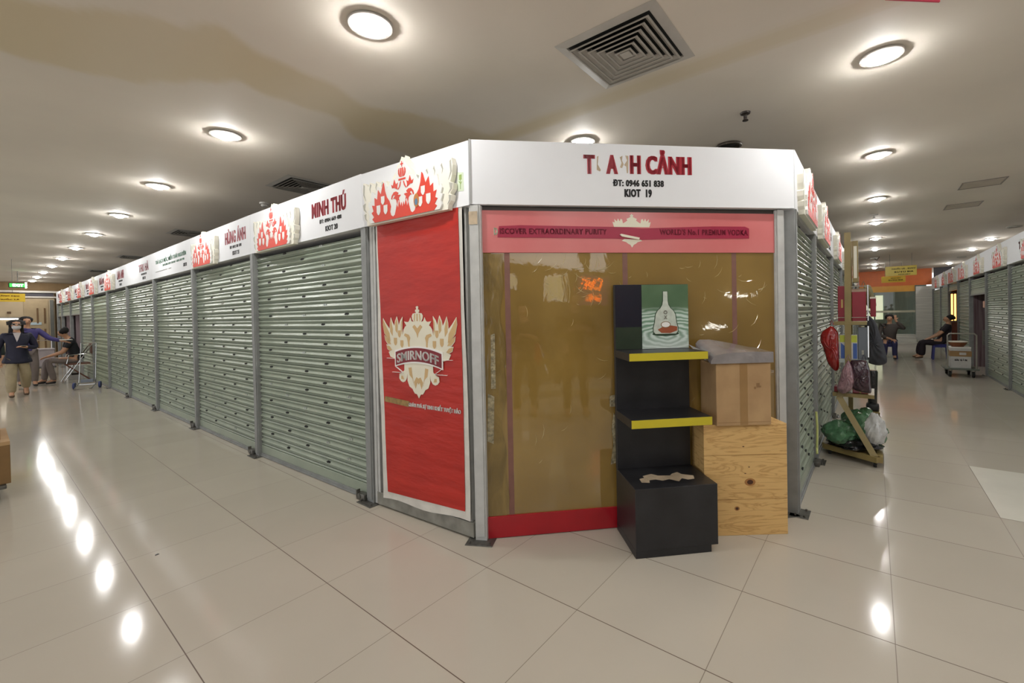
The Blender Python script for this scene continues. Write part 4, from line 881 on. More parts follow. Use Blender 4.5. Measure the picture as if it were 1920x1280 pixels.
thingbox('gift_box', 'tall crimson gift box at the left of the rack\'s upper shelf', 'box', 3.31, 3.40, -1.468, -1.53, 1.295, 1.63, cred, extra=lambda r, a, b_, h: obj('gold_mark', MB().box(-a-.001, -a, -.01, .005, h*.38, h*.62), goldp, r))
thingbox('gift_box', 'wide crimson gift box right of the post on the rack\'s upper shelf', 'box', 3.325, 3.55, -1.578, -1.685, 1.295, 1.60, cred, extra=lambda r, a, b_, h: obj('lid_edge', MB().box(-a-.002, a+.002, -b_-.002, b_+.002, h-.03, h), pmat('pale_tan_lid', (180, 150, 130), .5), r))
thingbox('gift_box', 'small crimson gift box at the back right of the rack\'s upper shelf', 'box', 3.62, 3.74, -1.715, -1.76, 1.33, 1.52, cred, extra=lambda r, a, b_, h: obj('lid', MB().box(-a-.002, a+.002, -b_-.002, b_+.002, h-.012, h+.004), cream, r))
thingbox('picture_box', 'narrow olive framed box standing at the very top of the rack', 'box', 3.32, 3.42, -1.585, -1.63, 1.66, 2.05, rackm, extra=lambda r, a, b_, h: obj('window', MB().box(-a-.001, -a, -b_+.01, b_-.01, .04, h-.05), cream, r))
thingbox('liquor_carton', 'blue, white and lime printed carton on the rack\'s middle shelf', 'box', 3.31, 3.40, -1.478, -1.618, .93, 1.165, cartonp, extra=lambda r, a, b_, h: (obj('lime_top', MB().box(-a-.001, -a, -b_+.003, b_-.003, h*.7, h-.004), pmat('lime_print', (196, 206, 62), .4), r), obj('blue_panel', MB().prism([(-.03, 0.01), (.0, .01), (.0, .13), (-.03, .16)], 0, .001), pmat('blue_print', (62, 96, 170), .4), r, loc=(-a-.001, b_-.04, 0), rz=-PI/2), obj('blue_edge', MB().box(-a-.001, -a, -b_+.003, -b_+.035, .01, h*.66), pmat('blue_print', (62, 96, 170), .4), r)))
thingbox('dark_carton', 'charcoal glossy carton beside the printed carton on the rack', 'box', 3.33, 3.55, -1.62, -1.695, .93, 1.24, pmat('charcoal_gloss', (50, 56, 58), .15, coat=.5), extra=lambda r, a, b_, h: obj('pale_seal', MB().box(-a-.001, -a, -.008, .008, .05, .09), greygr, r))
thingbox('red_carton', 'flat dark red box on the rack\'s low slanted shelf', 'box', 3.32, 3.50, -1.575, -1.695, .615, .69, redband, extra=lambda r, a, b_, h: obj('ribbon', MB().box(-a-.001, a+.001, -.006, .006, 0, h+.001), goldp, r))
thingbox('red_carton', 'maroon box in the shadow at the left of the rack\'s low shelf', 'box', 3.32, 3.46, -1.43, -1.535, .615, .665, plate, extra=lambda r, a, b_, h: obj('clasp', MB().box(-a-.002, -a, -.01, .01, .01, .03), chrome, r))
def bag(name, label, c, rad, m, seed, amp=.06, group=GB, flat=False, cat='bag', knot=True, km=None):
    r = empty(name, (c[0], c[1], c[2]), 0, label, cat, group)
    bm = bmesh.new(); bmesh.ops.create_icosphere(bm, subdivisions=4, radius=1)
    rr = random.Random(seed); ph = [rr.uniform(0, 6.28) for _ in range(9)]
    for v in bm.verts:
        x, y, z = v.co
        d = 1+amp*(math.sin(5*x+ph[0]+3*z)+math.sin(6*y+ph[1]-4*x)*.8+math.sin(11*z+ph[2]+5*y)*.5+math.sin(17*x+ph[3])*math.sin(15*y+13*z+ph[4])*.6)
        zz = z*d; 
        if zz < -.72: zz = -.72-(-.72-zz)*.1
        sx = d*(1-.28*max(0, z)); 
        v.co = Vector((x*sx*rad[0], y*sx*rad[1], (zz+.74)*rad[2]*.62*1.1))
    bm.verts.index_update(); mb = MB().add([v.co[:] for v in bm.verts], [[v.index for v in f_.verts] for f_ in bm.faces]); bm.free()
    obj('body', mb, m, r, True)
    if knot: obj('knot', MB().tube([(0, 0, rad[2]*1.1), (.01, .012, rad[2]*1.28), (.03, .0, rad[2]*1.42)], [.012, .008, .016], 8), km or m, r, True)
    return r
plg = pmat('green_plastic_bag', (92, 138, 100), .2, var=.25, vscale=14, bump=.7, bscale=16, coat=.7)
plw = pmat('white_plastic_bag', (206, 206, 204), .25, var=.1, vscale=14, bump=.6, bscale=20, coat=.4)
plb = pmat('black_plastic_bag', (28, 28, 30), .2, var=.2, vscale=14, bump=.7, bscale=18, coat=.6)
plr = pmat('red_plastic_bag', (158, 26, 22), .25, var=.2, vscale=12, bump=.6, bscale=12, coat=.6)
plm = pmat('clear_mauve_bag', (172, 132, 140), .18, var=.3, vscale=16, bump=.9, bscale=18, coat=.9)
plp = pmat('dark_purple_bag', (62, 34, 48), .22, var=.2, vscale=14, bump=.8, bscale=14, coat=.8)
bag('plastic_bag', 'rumpled green plastic bag low at the left on the rack\'s base', (3.30, -1.47, .15), (.17, .15, .17), plg, 1, .09, knot=False)
bag('plastic_bag', 'big green plastic bag at the right on the rack\'s base', (3.42, -1.64, .15), (.19, .19, .25), plg, 5, .09, knot=False)
bag('plastic_bag', 'white plastic bag draped on the right of the green bags', (3.28, -1.735, .17), (.08, .085, .24), plw, 8, .1, knot=False)
bag('plastic_bag', 'black plastic bag squashed flat under the green bags', (3.33, -1.59, .101), (.22, .215, .09), plb, 11, .08, knot=False)
def hung(name, label, x, P, th, m, seed=1, cat='bag', group='bags hanging from the olive rack'):
    """soft bag hanging from a rail: outline in (y, z), puffed in x"""
    ys = [p[0] for p in P]; zs = [p[1] for p in P]; cy = sum(ys)/len(ys); cz = sum(zs)/len(zs)
    r = empty(name, (x, cy, max(zs)), 0, label, cat, group)
    rings = []; n = len(P); K = 7
    rr = random.Random(seed)
    V = [(-th*(1+.1*rr.uniform(-1, 1)), 0, cz-max(zs))]; F = []
    for side in (-1, 1):
        for k in range(1, K+1):
            t = k/K
            for i, (y, z) in enumerate(P):
                px = side*th*math.sqrt(max(0, 1-t*t))*(1+.22*math.sin(i*2.3+k*1.9+seed))
                V.append((px, (y-cy)*t, (z-cz)*t+cz-max(zs)))
    V.append((th, 0, cz-max(zs)))
    def idx(s, k, i): return 1+s*K*n+(k-1)*n+i % n
    for s in (0, 1):
        c0 = 0 if s == 0 else len(V)-1
        for i in range(n): F.append((c0, idx(s, 1, i), idx(s, 1, i+1)))
        for k in range(1, K):
            for i in range(n): F.append((idx(s, k, i), idx(s, k+1, i), idx(s, k+1, i+1), idx(s, k, i+1)))
    mb = MB().add(V, F)
    o = obj('body', mb, m, r, True)
    me = o.data; bm = bmesh.new(); bm.from_mesh(me); bmesh.ops.remove_doubles(bm, verts=bm.verts[:], dist=.0005); bm.to_mesh(me); bm.free()
    sb = o.modifiers.new('s', 'SUBSURF'); sb.levels = 1; sb.render_levels = 2
    top = max(P, key=lambda p: p[1])
    obj('handle', MB().tube([(0, top[0]-cy-.015, -.01), (.0, top[0]-cy, .035), (0, top[0]-cy+.015, -.01)], .004, 6), m, r, True)
    return r
def dense(P, n=26):
    out = []; L_ = [math.dist(P[i], P[(i+1) % len(P)]) for i in range(len(P))]; T = sum(L_)
    for k in range(n):
        t = k/n*T; i = 0
        while t > L_[i]: t -= L_[i]; i += 1
        a, b_ = P[i], P[(i+1) % len(P)]; u = t/L_[i]; out.append((a[0]+(b_[0]-a[0])*u, a[1]+(b_[1]-a[1])*u))
    return out
hung('plastic_bag', 'long red plastic bag hanging at the rack\'s left side', 3.28, dense([(-1.42, 1.27), (-1.33, 1.20), (-1.315, 1.12), (-1.35, 1.02), (-1.38, .88), (-1.45, .79), (-1.48, .84), (-1.475, 1.2)]), .05, plr, 2)
hung('plastic_bag', 'crinkled clear mauve bag hanging at the middle of the rack', 3.22, dense([(-1.55, .95), (-1.50, .85), (-1.465, .72), (-1.45, .64), (-1.50, .60), (-1.575, .645), (-1.60, .75), (-1.575, .9)]), .05, plm, 3)
hung('plastic_bag', 'dark purple plastic bag hanging at the right of the rack', 3.25, dense([(-1.56, .94), (-1.69, .945), (-1.715, .85), (-1.725, .62), (-1.60, .64), (-1.55, .68), (-1.545, .8)]), .045, plp, 6)
coatm = pmat('dark_grey_cloth', (66, 68, 74), .8, var=.15, vscale=8, bump=.4, bscale=5, stretch=(3, 3, .6))
hung('jacket', 'dark grey jacket hanging behind the olive rack', 3.95, dense([(-1.66, 1.34), (-1.70, 1.36), (-1.76, 1.28), (-1.83, 1.02), (-1.86, .84), (-1.79, .80), (-1.68, .83), (-1.66, 1.1)], 30), .07, coatm, 4, cat='jacket', group='clothes beside the olive rack')
hung('khaki_cloth', 'olive cloth bundle hung behind the crimson boxes', 3.85, dense([(-1.66, 1.66), (-1.72, 1.66), (-1.76, 1.5), (-1.77, 1.42), (-1.70, 1.4), (-1.66, 1.5)], 24), .05, pmat('khaki_cloth', (126, 118, 84), .8), 9, cat='cloth', group='clothes beside the olive rack')
bt = empty('boot_stand', (5.6, -1.72, 0), 0, 'black boot-like stand on a small wheeled foot beyond the olive rack', 'stand')
obj('shaft', MB().lathe([(.05, .14), (.055, .3), (.06, .45), (.062, .56), (.05, .58)], n=16), plb, bt, True); obj('foot', MB().box(-.12, .08, -.07, .07, .045, .14, bev=.03), black, bt, True); obj('rail', MB().box(-.14, .12, -.08, .08, .02, .045), rackm, bt)
# floor litter and dust specks
for k, (x, y, s) in enumerate([(-1.18, .15, .012), (-1.08, 1.73, .02)]):
    o = obj('floor_scrap', MB().zprism([(0, 0), (s, .2*s), (.8*s, .8*s), (.2*s, .7*s)], 0, .003), blackt); o.location = (x, y, 0); tag(o, ['tiny black scrap on the open tiled floor in the foreground', 'small dark chip on the long floor joint at the left'][k], 'scrap')

# ------------------------------------------------------------------ people
def skinned(name, nodes, edges, m, parent, sub=1, root=0, name_root=None):
    me = bpy.data.meshes.new(name); keys = list(nodes)
    me.from_pydata([nodes[k][0] for k in keys], [(keys.index(a), keys.index(b_)) for a, b_ in edges], [])
    o = bpy.data.objects.new(name, me); C.objects.link(o)
    sk = o.modifiers.new('skin', 'SKIN'); sk.use_smooth_shade = True
    for i, k in enumerate(keys):
        v = me.skin_vertices[0].data[i]; r_ = nodes[k][1]; v.radius = (r_, r_) if isinstance(r_, (int, float)) else r_; v.use_root = (i == root)
    ss = o.modifiers.new('sub', 'SUBSURF'); ss.levels = sub; ss.render_levels = sub
    bpy.context.view_layer.update()
    nm_ = bpy.data.meshes.new_from_object(o.evaluated_get(bpy.context.evaluated_depsgraph_get())); nm_.name = name
    bpy.data.objects.remove(o)
    o = bpy.data.objects.new(name, nm_); C.objects.link(o); o.parent = parent
    nm_.materials.clear(); nm_.materials.append(m)
    nm_.polygons.foreach_set('use_smooth', [True]*len(nm_.polygons))
    return o
def person(label, loc, rz, J, top, bottom, shoe, hair=hairm, sleeve='long', s=1., bun=False, longhair=False, mask=False, glasses=False, group=None, skirt=False, hem=.12, leg=.075, flare=1.):
    r = empty('person', loc, rz, label, 'person', group)
    V = lambda k: Vector(J[k])
    N = {'pelvis': (V('pelvis'), (.125*s, .10*s)), 'spine': (V('pelvis').lerp(V('chest'), .5), (.118*s, .09*s)), 'chest': (V('chest'), (.135*s, .10*s)), 'neck': (V('neck'), .052*s)}
    hd = (V('head')-V('neck')).normalized(); face = Vector(J.get('face', (0, -1, 0))).normalized(); side = hd.cross(face).normalized(); fc = side.cross(hd).normalized()
    if fc.dot(face) < 0: fc = -fc
    H = V('head')
    N['jaw'] = (H-hd*.055+fc*.012, (.058, .062)); N['mid'] = (H+hd*.0, (.074, .086)); N['crown'] = (H+hd*.075-fc*.008, (.068, .08)); N['nose'] = (H-hd*.012+fc*.098, .012)
    E_ = [('pelvis', 'spine'), ('spine', 'chest'), ('chest', 'neck'), ('neck', 'jaw'), ('jaw', 'mid'), ('mid', 'crown'), ('mid', 'nose')]
    for q, sg in (('l', 1), ('r', -1)):
        N['ear'+q] = (H-hd*.01+side*sg*.083, .014); E_.append(('mid', 'ear'+q))
        N['sh'+q] = (V('sh'+q), .056*s); N['el'+q] = (V('el'+q), .04*s); N['wr'+q] = (V('wr'+q), .027*s)
        d = Vector(J.get('hand'+q, V('wr'+q)-V('el'+q))).normalized(); N['pa'+q] = (V('wr'+q)+d*.055, (.036, .022)); N['kn_'+q] = (V('wr'+q)+d*.095, (.038, .018))
        E_ += [('chest', 'sh'+q), ('sh'+q, 'el'+q), ('el'+q, 'wr'+q), ('wr'+q, 'pa'+q), ('pa'+q, 'kn_'+q)]
        acr = d.cross(Vector((0, 0, 1)) if abs(d.z) < .8 else Vector((0, 1, 0))).normalized(); curl = d.cross(acr).normalized()*(-1 if d.cross(acr).z > 0 else 1)
        for fi, (off, ln_) in enumerate(((-.027, .06), (-.009, .072), (.009, .068), (.027, .054))):
            a = V('wr'+q)+d*.10+acr*off; b1 = a+d*ln_*.5+curl*.004; b2 = a+d*ln_*.9+curl*.02
            N['f%d%s' % (fi, q)] = (b1, .0085); N['g%d%s' % (fi, q)] = (b2, .007); E_ += [('kn_'+q, 'f%d%s' % (fi, q)), ('f%d%s' % (fi, q), 'g%d%s' % (fi, q))]
        t1 = V('wr'+q)+d*.05-acr*.045; t2 = t1+d*.035-acr*.01+curl*.012
        N['t1'+q] = (t1, .011); N['t2'+q] = (t2, .009); E_ += [('pa'+q, 't1'+q), ('t1'+q, 't2'+q)]
        N['hi'+q] = (V('hi'+q), .085*s); N['kn'+q] = (V('kn'+q), .054*s); N['ca'+q] = (V('kn'+q).lerp(V('an'+q), .35), .05*s); N['an'+q] = (V('an'+q), .034*s)
        td = Vector(J.get('toe'+q, (0, -1, 0))).normalized(); N['to'+q] = (V('an'+q)+td*.13+Vector((0, 0, -.045)), (.036, .022)); N['he'+q] = (V('an'+q)-td*.03+Vector((0, 0, -.045)), .03)
        E_ += [('pelvis', 'hi'+q), ('hi'+q, 'kn'+q), ('kn'+q, 'ca'+q), ('ca'+q, 'an'+q), ('an'+q, 'to'+q), ('an'+q, 'he'+q)]
    skinned('body', N, E_, skin, r)
    # top
    T = {'y': (V('pelvis')-(V('chest')-V('pelvis'))*hem*1.15, (.168*s*flare, .14*s*flare)), 'z': (V('pelvis')-(V('chest')-V('pelvis'))*hem*.8, (.172*s*flare, .142*s*flare)), 'a': (V('pelvis')+(V('chest')-V('pelvis'))*.02, (.166*s, .13*s)), 'b': (V('pelvis').lerp(V('chest'), .5), (.146*s, .115*s)), 'c': (V('chest'), (.158*s, .12*s)), 'c2': (V('chest').lerp(V('neck'), .5), (.125*s, .095*s)), 'd': (V('chest').lerp(V('neck'), .93), .072*s)}
    TE = [('y', 'z'), ('z', 'a'), ('a', 'b'), ('b', 'c'), ('c', 'c2'), ('c2', 'd')]
    for q in 'lr':
        T['s'+q] = (V('sh'+q), .071*s); TE.append(('c', 's'+q))
        if sleeve == 'long': T['e'+q] = (V('el'+q), .056*s); T['w'+q] = (V('wr'+q).lerp(V('el'+q), .08), .042*s); TE += [('s'+q, 'e'+q), ('e'+q, 'w'+q)]
        else: T['e'+q] = (V('sh'+q).lerp(V('el'+q), .72), .06*s); TE += [('s'+q, 'e'+q)]
    skinned('top', T, TE, top, r)
    B = {'a': (V('pelvis')-Vector((0, 0, .01)), (.12*s, .095*s))}; BE = []
    for q in 'lr':
        B['h'+q] = (V('hi'+q)-Vector((0, 0, .03)), .086*s); B['k'+q] = (V('kn'+q), leg*s if not skirt else .1); B['n'+q] = (V('an'+q).lerp(V('kn'+q), -.04), leg*.8*s if not skirt else .09); BE += [('a', 'h'+q), ('h'+q, 'k'+q), ('k'+q, 'n'+q)]
    skinned('trousers', B, BE, bottom, r)
    for q in 'lr':
        td = Vector(J.get('toe'+q, (0, -1, 0))).normalized(); a = V('an'+q)
        sh_ = skinned('shoe', {'h': (a-td*.035+Vector((0, 0, -.04)), .04), 'm': (a+td*.05+Vector((0, 0, -.048)), (.044, .032)), 't': (a+td*.145+Vector((0, 0, -.052)), (.04, .026))}, [('h', 'm'), ('m', 't')], shoe, r)
    hm = {'a': (H-hd*.055-fc*.05, (.10, .085)), 'b': (H+hd*.035-fc*.035, (.122, .122)), 'c': (H+hd*.095-fc*.008, (.108, .118))}; HE = [('a', 'b'), ('b', 'c')]
    if longhair: hm['d'] = (H-hd*.12-fc*.06, .06); HE.append(('a', 'd'))
    if bun: hm['e'] = (H-hd*.01-fc*.13, .06); hm['f'] = (H-hd*.015-fc*.17, .045); HE += [('b', 'e'), ('e', 'f')]
    skinned('hair', hm, HE, hair, r)
    ey = MB()
    for sg in (-1, 1): ey.sphere(tuple(H+hd*.012+side*sg*.03+fc*.078), .009, 10)
    obj('eyes', ey, blackt, r, True)
    mp_ = H-hd*.05+fc*.076
    if not mask: obj('mouth', MB().tube([tuple(mp_+side*.022), tuple(mp_+fc*.006), tuple(mp_-side*.022)], .005, 6), pmat('lips', (150, 84, 76), .5), r, True)
    if mask:
        mk_ = MB().sphere((0, 0, 0), 1, 16, sc=(.062, .05, .05)); rotm = Matrix((side, fc, hd)).transposed()
        mk_.v = [tuple(H-hd*.045+fc*.048+rotm @ Vector(v)) for v in mk_.v]; obj('face_mask', mk_, pmat('pale_mask', (206, 204, 204), .7), r, True)
    if glasses:
        g_ = MB()
        for sg in (-1, 1):
            c_ = H+hd*.014+side*sg*.032+fc*.094
            g_.tube([tuple(c_+side*.024*math.cos(t)+hd*.018*math.sin(t)) for t in [2*PI*k/12 for k in range(13)]], .0035, 6)
            g_.tube([tuple(c_+side*sg*.024), tuple(H+hd*.014+side*sg*.085+fc*.0)], .003, 6)
        obj('glasses', g_, chrome, r, True)
    return r
khaki = pmat('khaki_trousers', (176, 160, 128), .8, var=.12, vscale=6, bump=.3, bscale=8)
navyc = pmat('navy_jacket', (36, 36, 58), .7, var=.2, vscale=6, bump=.3, bscale=9)
purp = pmat('purple_shirt', (66, 58, 118), .7); blk = pmat('black_shirt', (30, 30, 36), .8); greyc = pmat('grey_brown_jacket', (84, 76, 72), .8, bump=.3, bscale=8)
dkp = pmat('black_purple_cloth', (36, 26, 34), .8); shoe1 = pmat('brown_shoe', (96, 74, 54), .6); shoe2 = pmat('black_shoe', (34, 32, 32), .5); greysh = pmat('grey_trousers', (130, 118, 112), .8); dkgreen = pmat('dark_green_jacket', (34, 44, 40), .8)
# woman walking towards the viewer, masked, left edge
Jw = dict(pelvis=(0, 0, .80), chest=(0, -.02, 1.12), neck=(0, -.01, 1.29), head=(0, -.01, 1.41), face=(0, -.94, .34), shl=(.16, 0, 1.20), ell=(.245, .02, .95), wrl=(.09, -.2, .98), shr=(-.16, 0, 1.20), elr=(-.25, .03, .95), wrr=(-.23, -.08, .74),
          hil=(.062, 0, .75), knl=(.10, .0, .44), anl=(.11, .22, .15), hir=(-.062, 0, .75), knr=(-.09, -.14, .44), anr=(-.09, -.12, .085), toel=(0, -.7, -.7))
w1 = person('walking woman in navy jacket, khaki trousers and white face mask at the left', (-1.20, 11.7, 0), RAD(0), Jw, navyc, khaki, shoe1, mask=True, glasses=True, s=1.0, hem=.42, leg=.086, longhair=True, flare=1.3)
obj('shirt_front', MB().prism([(-.05, 1.26), (.05, 1.26), (.012, 1.12), (-.004, 1.08)], -.155, -.14), pmat('pale_shirt', (206, 196, 196), .7), w1)
o = empty('phone', (-1.13, 11.46, 1.0), 0, 'mobile phone held by the masked woman in the navy jacket', 'phone'); obj('body', MB().box(-.035, .035, -.07, .07, -.006, .006, bev=.004), blackt, o); obj('screen', MB().box(-.03, .03, -.06, .06, .006, .0068), greygr, o)
# man behind her in purple with arm out
Jp = dict(pelvis=(0, 0, .86), chest=(0, -.02, 1.17), neck=(0, -.01, 1.36), head=(0, -.02, 1.49), shl=(.18, 0, 1.27), ell=(.33, -.12, 1.08), wrl=(.50, -.26, 1.02), shr=(-.18, 0, 1.27), elr=(-.26, .03, 1.0), wrr=(-.25, -.06, .76), hil=(.09, 0, .83), knl=(.1, -.04, .46), anl=(.1, 0, .085), hir=(-.09, 0, .83), knr=(-.1, .02, .46), anr=(-.1, .1, .1))
person('person in purple shirt half hidden behind the masked woman, holding out a pale paper', (-.98, 13.6, 0), RAD(5), Jp, purp, greysh, shoe2)
o = empty('paper', (-.42, 13.28, 1.04), 0, 'pale sheets of paper held out by the person in purple', 'paper'); obj('sheet', MB().box(-.09, .1, -.06, .06, 0, .012), whitep, o); obj('under_sheet', MB().box(-.07, .12, -.05, .07, -.006, -.001), cream, o)
Jg = dict(pelvis=(0, 0, .84), chest=(0, -.01, 1.15), neck=(0, -.01, 1.33), head=(0, -.02, 1.46), shl=(.18, 0, 1.24), ell=(.27, .0, .98), wrl=(.27, -.08, .74), shr=(-.18, 0, 1.24), elr=(-.26, .03, .98), wrr=(-.25, -.06, .74), hil=(.09, 0, .82), knl=(.1, -.1, .45), anl=(.1, -.08, .085), hir=(-.09, 0, .82), knr=(-.1, .05, .45), anr=(-.1, .22, .13))
person('person in dark green jacket cut off by the left edge', (-1.63, 12.9, 0), RAD(10), Jg, dkgreen, khaki, shoe2)
# seated man, left, on chrome and brown chair, facing the corridor (-x)
Js = dict(pelvis=(0, .03, .58), chest=(0, -.05, .90), neck=(0, -.12, 1.08), head=(0, -.19, 1.20), face=(0, -.9, -.4), shl=(.17, -.08, 1.0), ell=(.19, -.20, .74), wrl=(.12, -.42, .66), shr=(-.17, -.08, 1.0), elr=(-.2, -.18, .74), wrr=(-.1, -.42, .65), hil=(.09, -.02, .54), knl=(.12, -.45, .56), anl=(.11, -.36, .085), hir=(-.09, -.02, .54), knr=(-.12, -.46, .55), anr=(-.11, -.50, .085))
SXm, SYm = -.22, 13.8
person('man in black T-shirt seated and bent over his hands on a chair, left corridor', (SXm, SYm, 0), -PI/2, Js, blk, greysh, shoe2, sleeve='short')
ch = empty('folding_chair', (SXm+.02, SYm, 0), -PI/2, 'brown and chrome folding chair under the man in the black T-shirt', 'chair')
brn = pmat('brown_chair_vinyl', (112, 72, 54), .5)
obj('seat', MB().box(-.21, .21, -.2, .22, .42, .46, bev=.012), brn, ch, True); obj('backrest', MB().box(-.2, .2, .25, .275, .66, .92, bev=.01), brn, ch, True)
for sx in (-.2, .2):
    obj('leg', MB().tube([(sx, .27, .93), (sx, .0, .45), (sx, -.24, .01)], .012, 8), chrome, ch, True); obj('leg', MB().tube([(sx, -.2, .45), (sx, .24, .01)], .012, 8), brn, ch, True)
    obj('armrest', MB().tube([(sx*1.05, -.18, .46), (sx*1.05, -.14, .66), (sx*1.05, .22, .68)], .012, 8), chrome, ch, True)
obj('stretcher', MB().tube([(-.2, -.22, .05), (.2, -.22, .05)], .01, 8), chrome, ch, True)
# luggage cart with blue wheels
lg_ = empty('luggage_cart', (-.24, 11.9, 0), RAD(-20), 'chrome folding luggage cart with two blue wheels, in front of the seated man', 'luggage cart')
blue = pmat('blue_plastic', (52, 66, 118), .5)
for sx in (-.20, .20): obj('wheel', MB().tube([(sx-.015, .02, .07), (sx+.015, .02, .07)], .07, 20), blue, lg_, True)
obj('axle', MB().tube([(-.19, .02, .07), (.19, .02, .07)], .008, 8), chrome, lg_, True)
obj('toe_plate', MB().tube([(-.13, .0, .09), (-.13, -.26, .02), (.13, -.26, .02), (.13, .0, .09), (-.13, 0, .09)], .009, 8), chrome, lg_, True)
obj('handle_frame', MB().tube([(-.13, .03, .07), (-.12, .2, .98), (.12, .2, .98), (.13, .03, .07)], .009, 8).tube([(-.125, .12, .52), (.125, .12, .52)], .008, 8), chrome, lg_, True)
obj('pad', MB().box(-.1, .1, .0, .03, .13, .2, bev=.01), pmat('grey_blue_plastic', (120, 128, 140), .5), lg_)
# platform trolley at the far left
tr = empty('platform_trolley', (-.62, 16.8, 0), 0, 'grey platform trolley on casters far back behind the masked woman', 'trolley')
obj('deck', MB().box(-.3, .3, -.3, .5, .2, .24, bev=.01), steel, tr)
for x, y in ((-.25, -.2), (.05, -.2), (-.25, .4), (.25, .4)): obj('caster', MB().tube([(x-.02, y, .06), (x+.02, y, .06)], .06, 14).box(x-.015, x+.015, y-.03, y+.03, .07, .2), rubber, tr, True)
obj('handle', MB().tube([(-.28, .45, .24), (-.28, .48, .95), (.28, .48, .95), (.28, .45, .24)], .014, 8), chrome, tr, True)
thingbox('plastic_crate', 'pale grey bin riding on the platform trolley at the far left', 'crate', -.92, -.34, 16.6, 17.2, .242, .72, pmat('pale_grey_plastic', (170, 160, 160), .6), group='load of the platform trolley', extra=lambda r, a, b_, h: obj('rim', MB().box(-a-.015, a+.015, -b_-.015, b_+.015, h-.03, h+.01, bev=.006), pmat('pale_grey_plastic', (170, 160, 160)), r))
thingbox('cardboard_box', 'white carton under the folding chair at the left', 'box', -.30, -.02, 14.35, 14.65, 0, .36, cartonp, group='cartons on the floor of the left corridor', extra=lambda r, a, b_, h: obj('dark_print', MB().box(-.08, .05, -b_-.001, -b_, .12, .17), blackt, r))
thingbox('cardboard_box', 'brown cardboard box at the left edge far behind the walking woman', 'box', -1.75, -1.42, 12.0, 12.4, 0, .30, carton, group='cartons on the floor of the left corridor', extra=lambda r, a, b_, h: obj('tape', MB().box(-.03, .03, -b_-.001, b_+.001, .01, h+.001), tapec, r))
thingbox('cardboard_box', 'brown cardboard box at the left edge behind the walkers, topmost of its stack', 'box', -1.75, -1.42, 12.0, 12.4, .303, .56, tapec, group='cartons on the floor of the left corridor', extra=lambda r, a, b_, h: obj('label', MB().box(-.06, .06, -b_-.001, -b_, .06, .16), cartonp, r))
# cartons on a cart cut by the left frame edge in the foreground
hc = empty('low_dolly', (-1.78, 4.3, 0), 0, 'low dolly under the brown carton at the left edge of the foreground', 'dolly')
obj('deck', MB().box(-.28, .2, -.5, .5, .10, .128, bev=.005), steel, hc)
for x, y in ((-.2, -.4), (.13, -.4), (-.2, .4), (.13, .4)): obj('caster', MB().tube([(x-.015, y, .045), (x+.015, y, .045)], .045, 14).box(x-.012, x+.012, y-.02, y+.02, .05, .1), rubber, hc, True)
thingbox('cardboard_box', 'big brown cardboard box at the left edge of the foreground', 'box', -2.1, -1.555, 3.85, 4.6, .13, .44, pmat('dark_cardboard', (136, 104, 62), .7, var=.1), group='cartons on the low dolly', extra=lambda r, a, b_, h: obj('pale_lid', MB().box(-a, a, -b_, b_, h, h+.03), carton, r))
thingbox('cardboard_box', 'small upper box just visible at the left edge, on the big brown carton', 'box', -2.1, -1.60, 3.95, 4.5, .472, .62, carton, group='cartons on the low dolly', extra=lambda r, a, b_, h: obj('tape', MB().box(-.03, .03, -b_-.001, b_+.001, .01, h+.001), tapec, r))
# man on blue stool, right corridor, facing the viewer
bstool = pmat('blue_plastic_stool', (48, 52, 128), .45)
def stool(x, y, label, h=.42):
    r = empty('plastic_stool', (x, y, 0), 0, label, 'stool', 'blue plastic stools')
    obj('seat', MB().box(-.15, .15, -.15, .15, h-.03, h, bev=.012).box(-.13, .13, -.13, .13, h-.09, h-.03), bstool, r, True)
    for sx in (-1, 1):
        for sy in (-1, 1): obj('leg', MB().add([(sx*.13+a*.02, sy*.13+b_*.02, h-.04) for a, b_ in ((-1, -1), (1, -1), (1, 1), (-1, 1))]+[(sx*.155+a*.02, sy*.155+b_*.02, 0) for a, b_ in ((-1, -1), (1, -1), (1, 1), (-1, 1))], [(0, 1, 5, 4), (1, 2, 6, 5), (2, 3, 7, 6), (3, 0, 4, 7), (4, 5, 6, 7), (0, 3, 2, 1)]), bstool, r)
    return r
stool(13.9, -2.10, 'blue plastic stool under the man in the grey jacket')
Jm = dict(pelvis=(0, 0, .50), chest=(0, -.04, .82), neck=(0, -.05, 1.00), head=(0, -.07, 1.12), shl=(.18, -.04, .92), ell=(.33, -.10, .83), wrl=(.13, -.12, 1.06), handl=(-.05, .1, 1), shr=(-.18, -.04, .92), elr=(-.23, -.10, .66), wrr=(-.04, -.24, .58), hil=(.09, -.03, .48), knl=(.10, -.32, .47), anl=(.1, -.25, .085), hir=(-.09, -.03, .48), knr=(-.10, -.33, .47), anr=(-.12, -.28, .085))
person('man in grey-brown jacket seated on a stool with a hand at his ear, right corridor', (13.9, -2.10, 0), -PI/2, Jm, greyc, pmat('dark_blue_trousers', (52, 52, 92), .8), shoe2)
stool(14.1, -3.17, 'blue plastic stool under the seated woman in black')
Jf = dict(pelvis=(0, 0, .50), chest=(0, .10, .82), neck=(0, .15, .98), head=(0, .12, 1.09), face=(0, -1, -.05), shl=(.16, .12, .90), ell=(.19, -.06, .68), wrl=(.1, -.26, .56), shr=(-.16, .12, .90), elr=(-.19, -.06, .68), wrr=(-.1, -.26, .56), hil=(.09, -.03, .47), knl=(.1, -.40, .47), anl=(.1, -.42, .10), hir=(-.09, -.03, .47), knr=(-.1, -.42, .46), anr=(-.1, -.46, .10), toel=(0, -1, -.1))
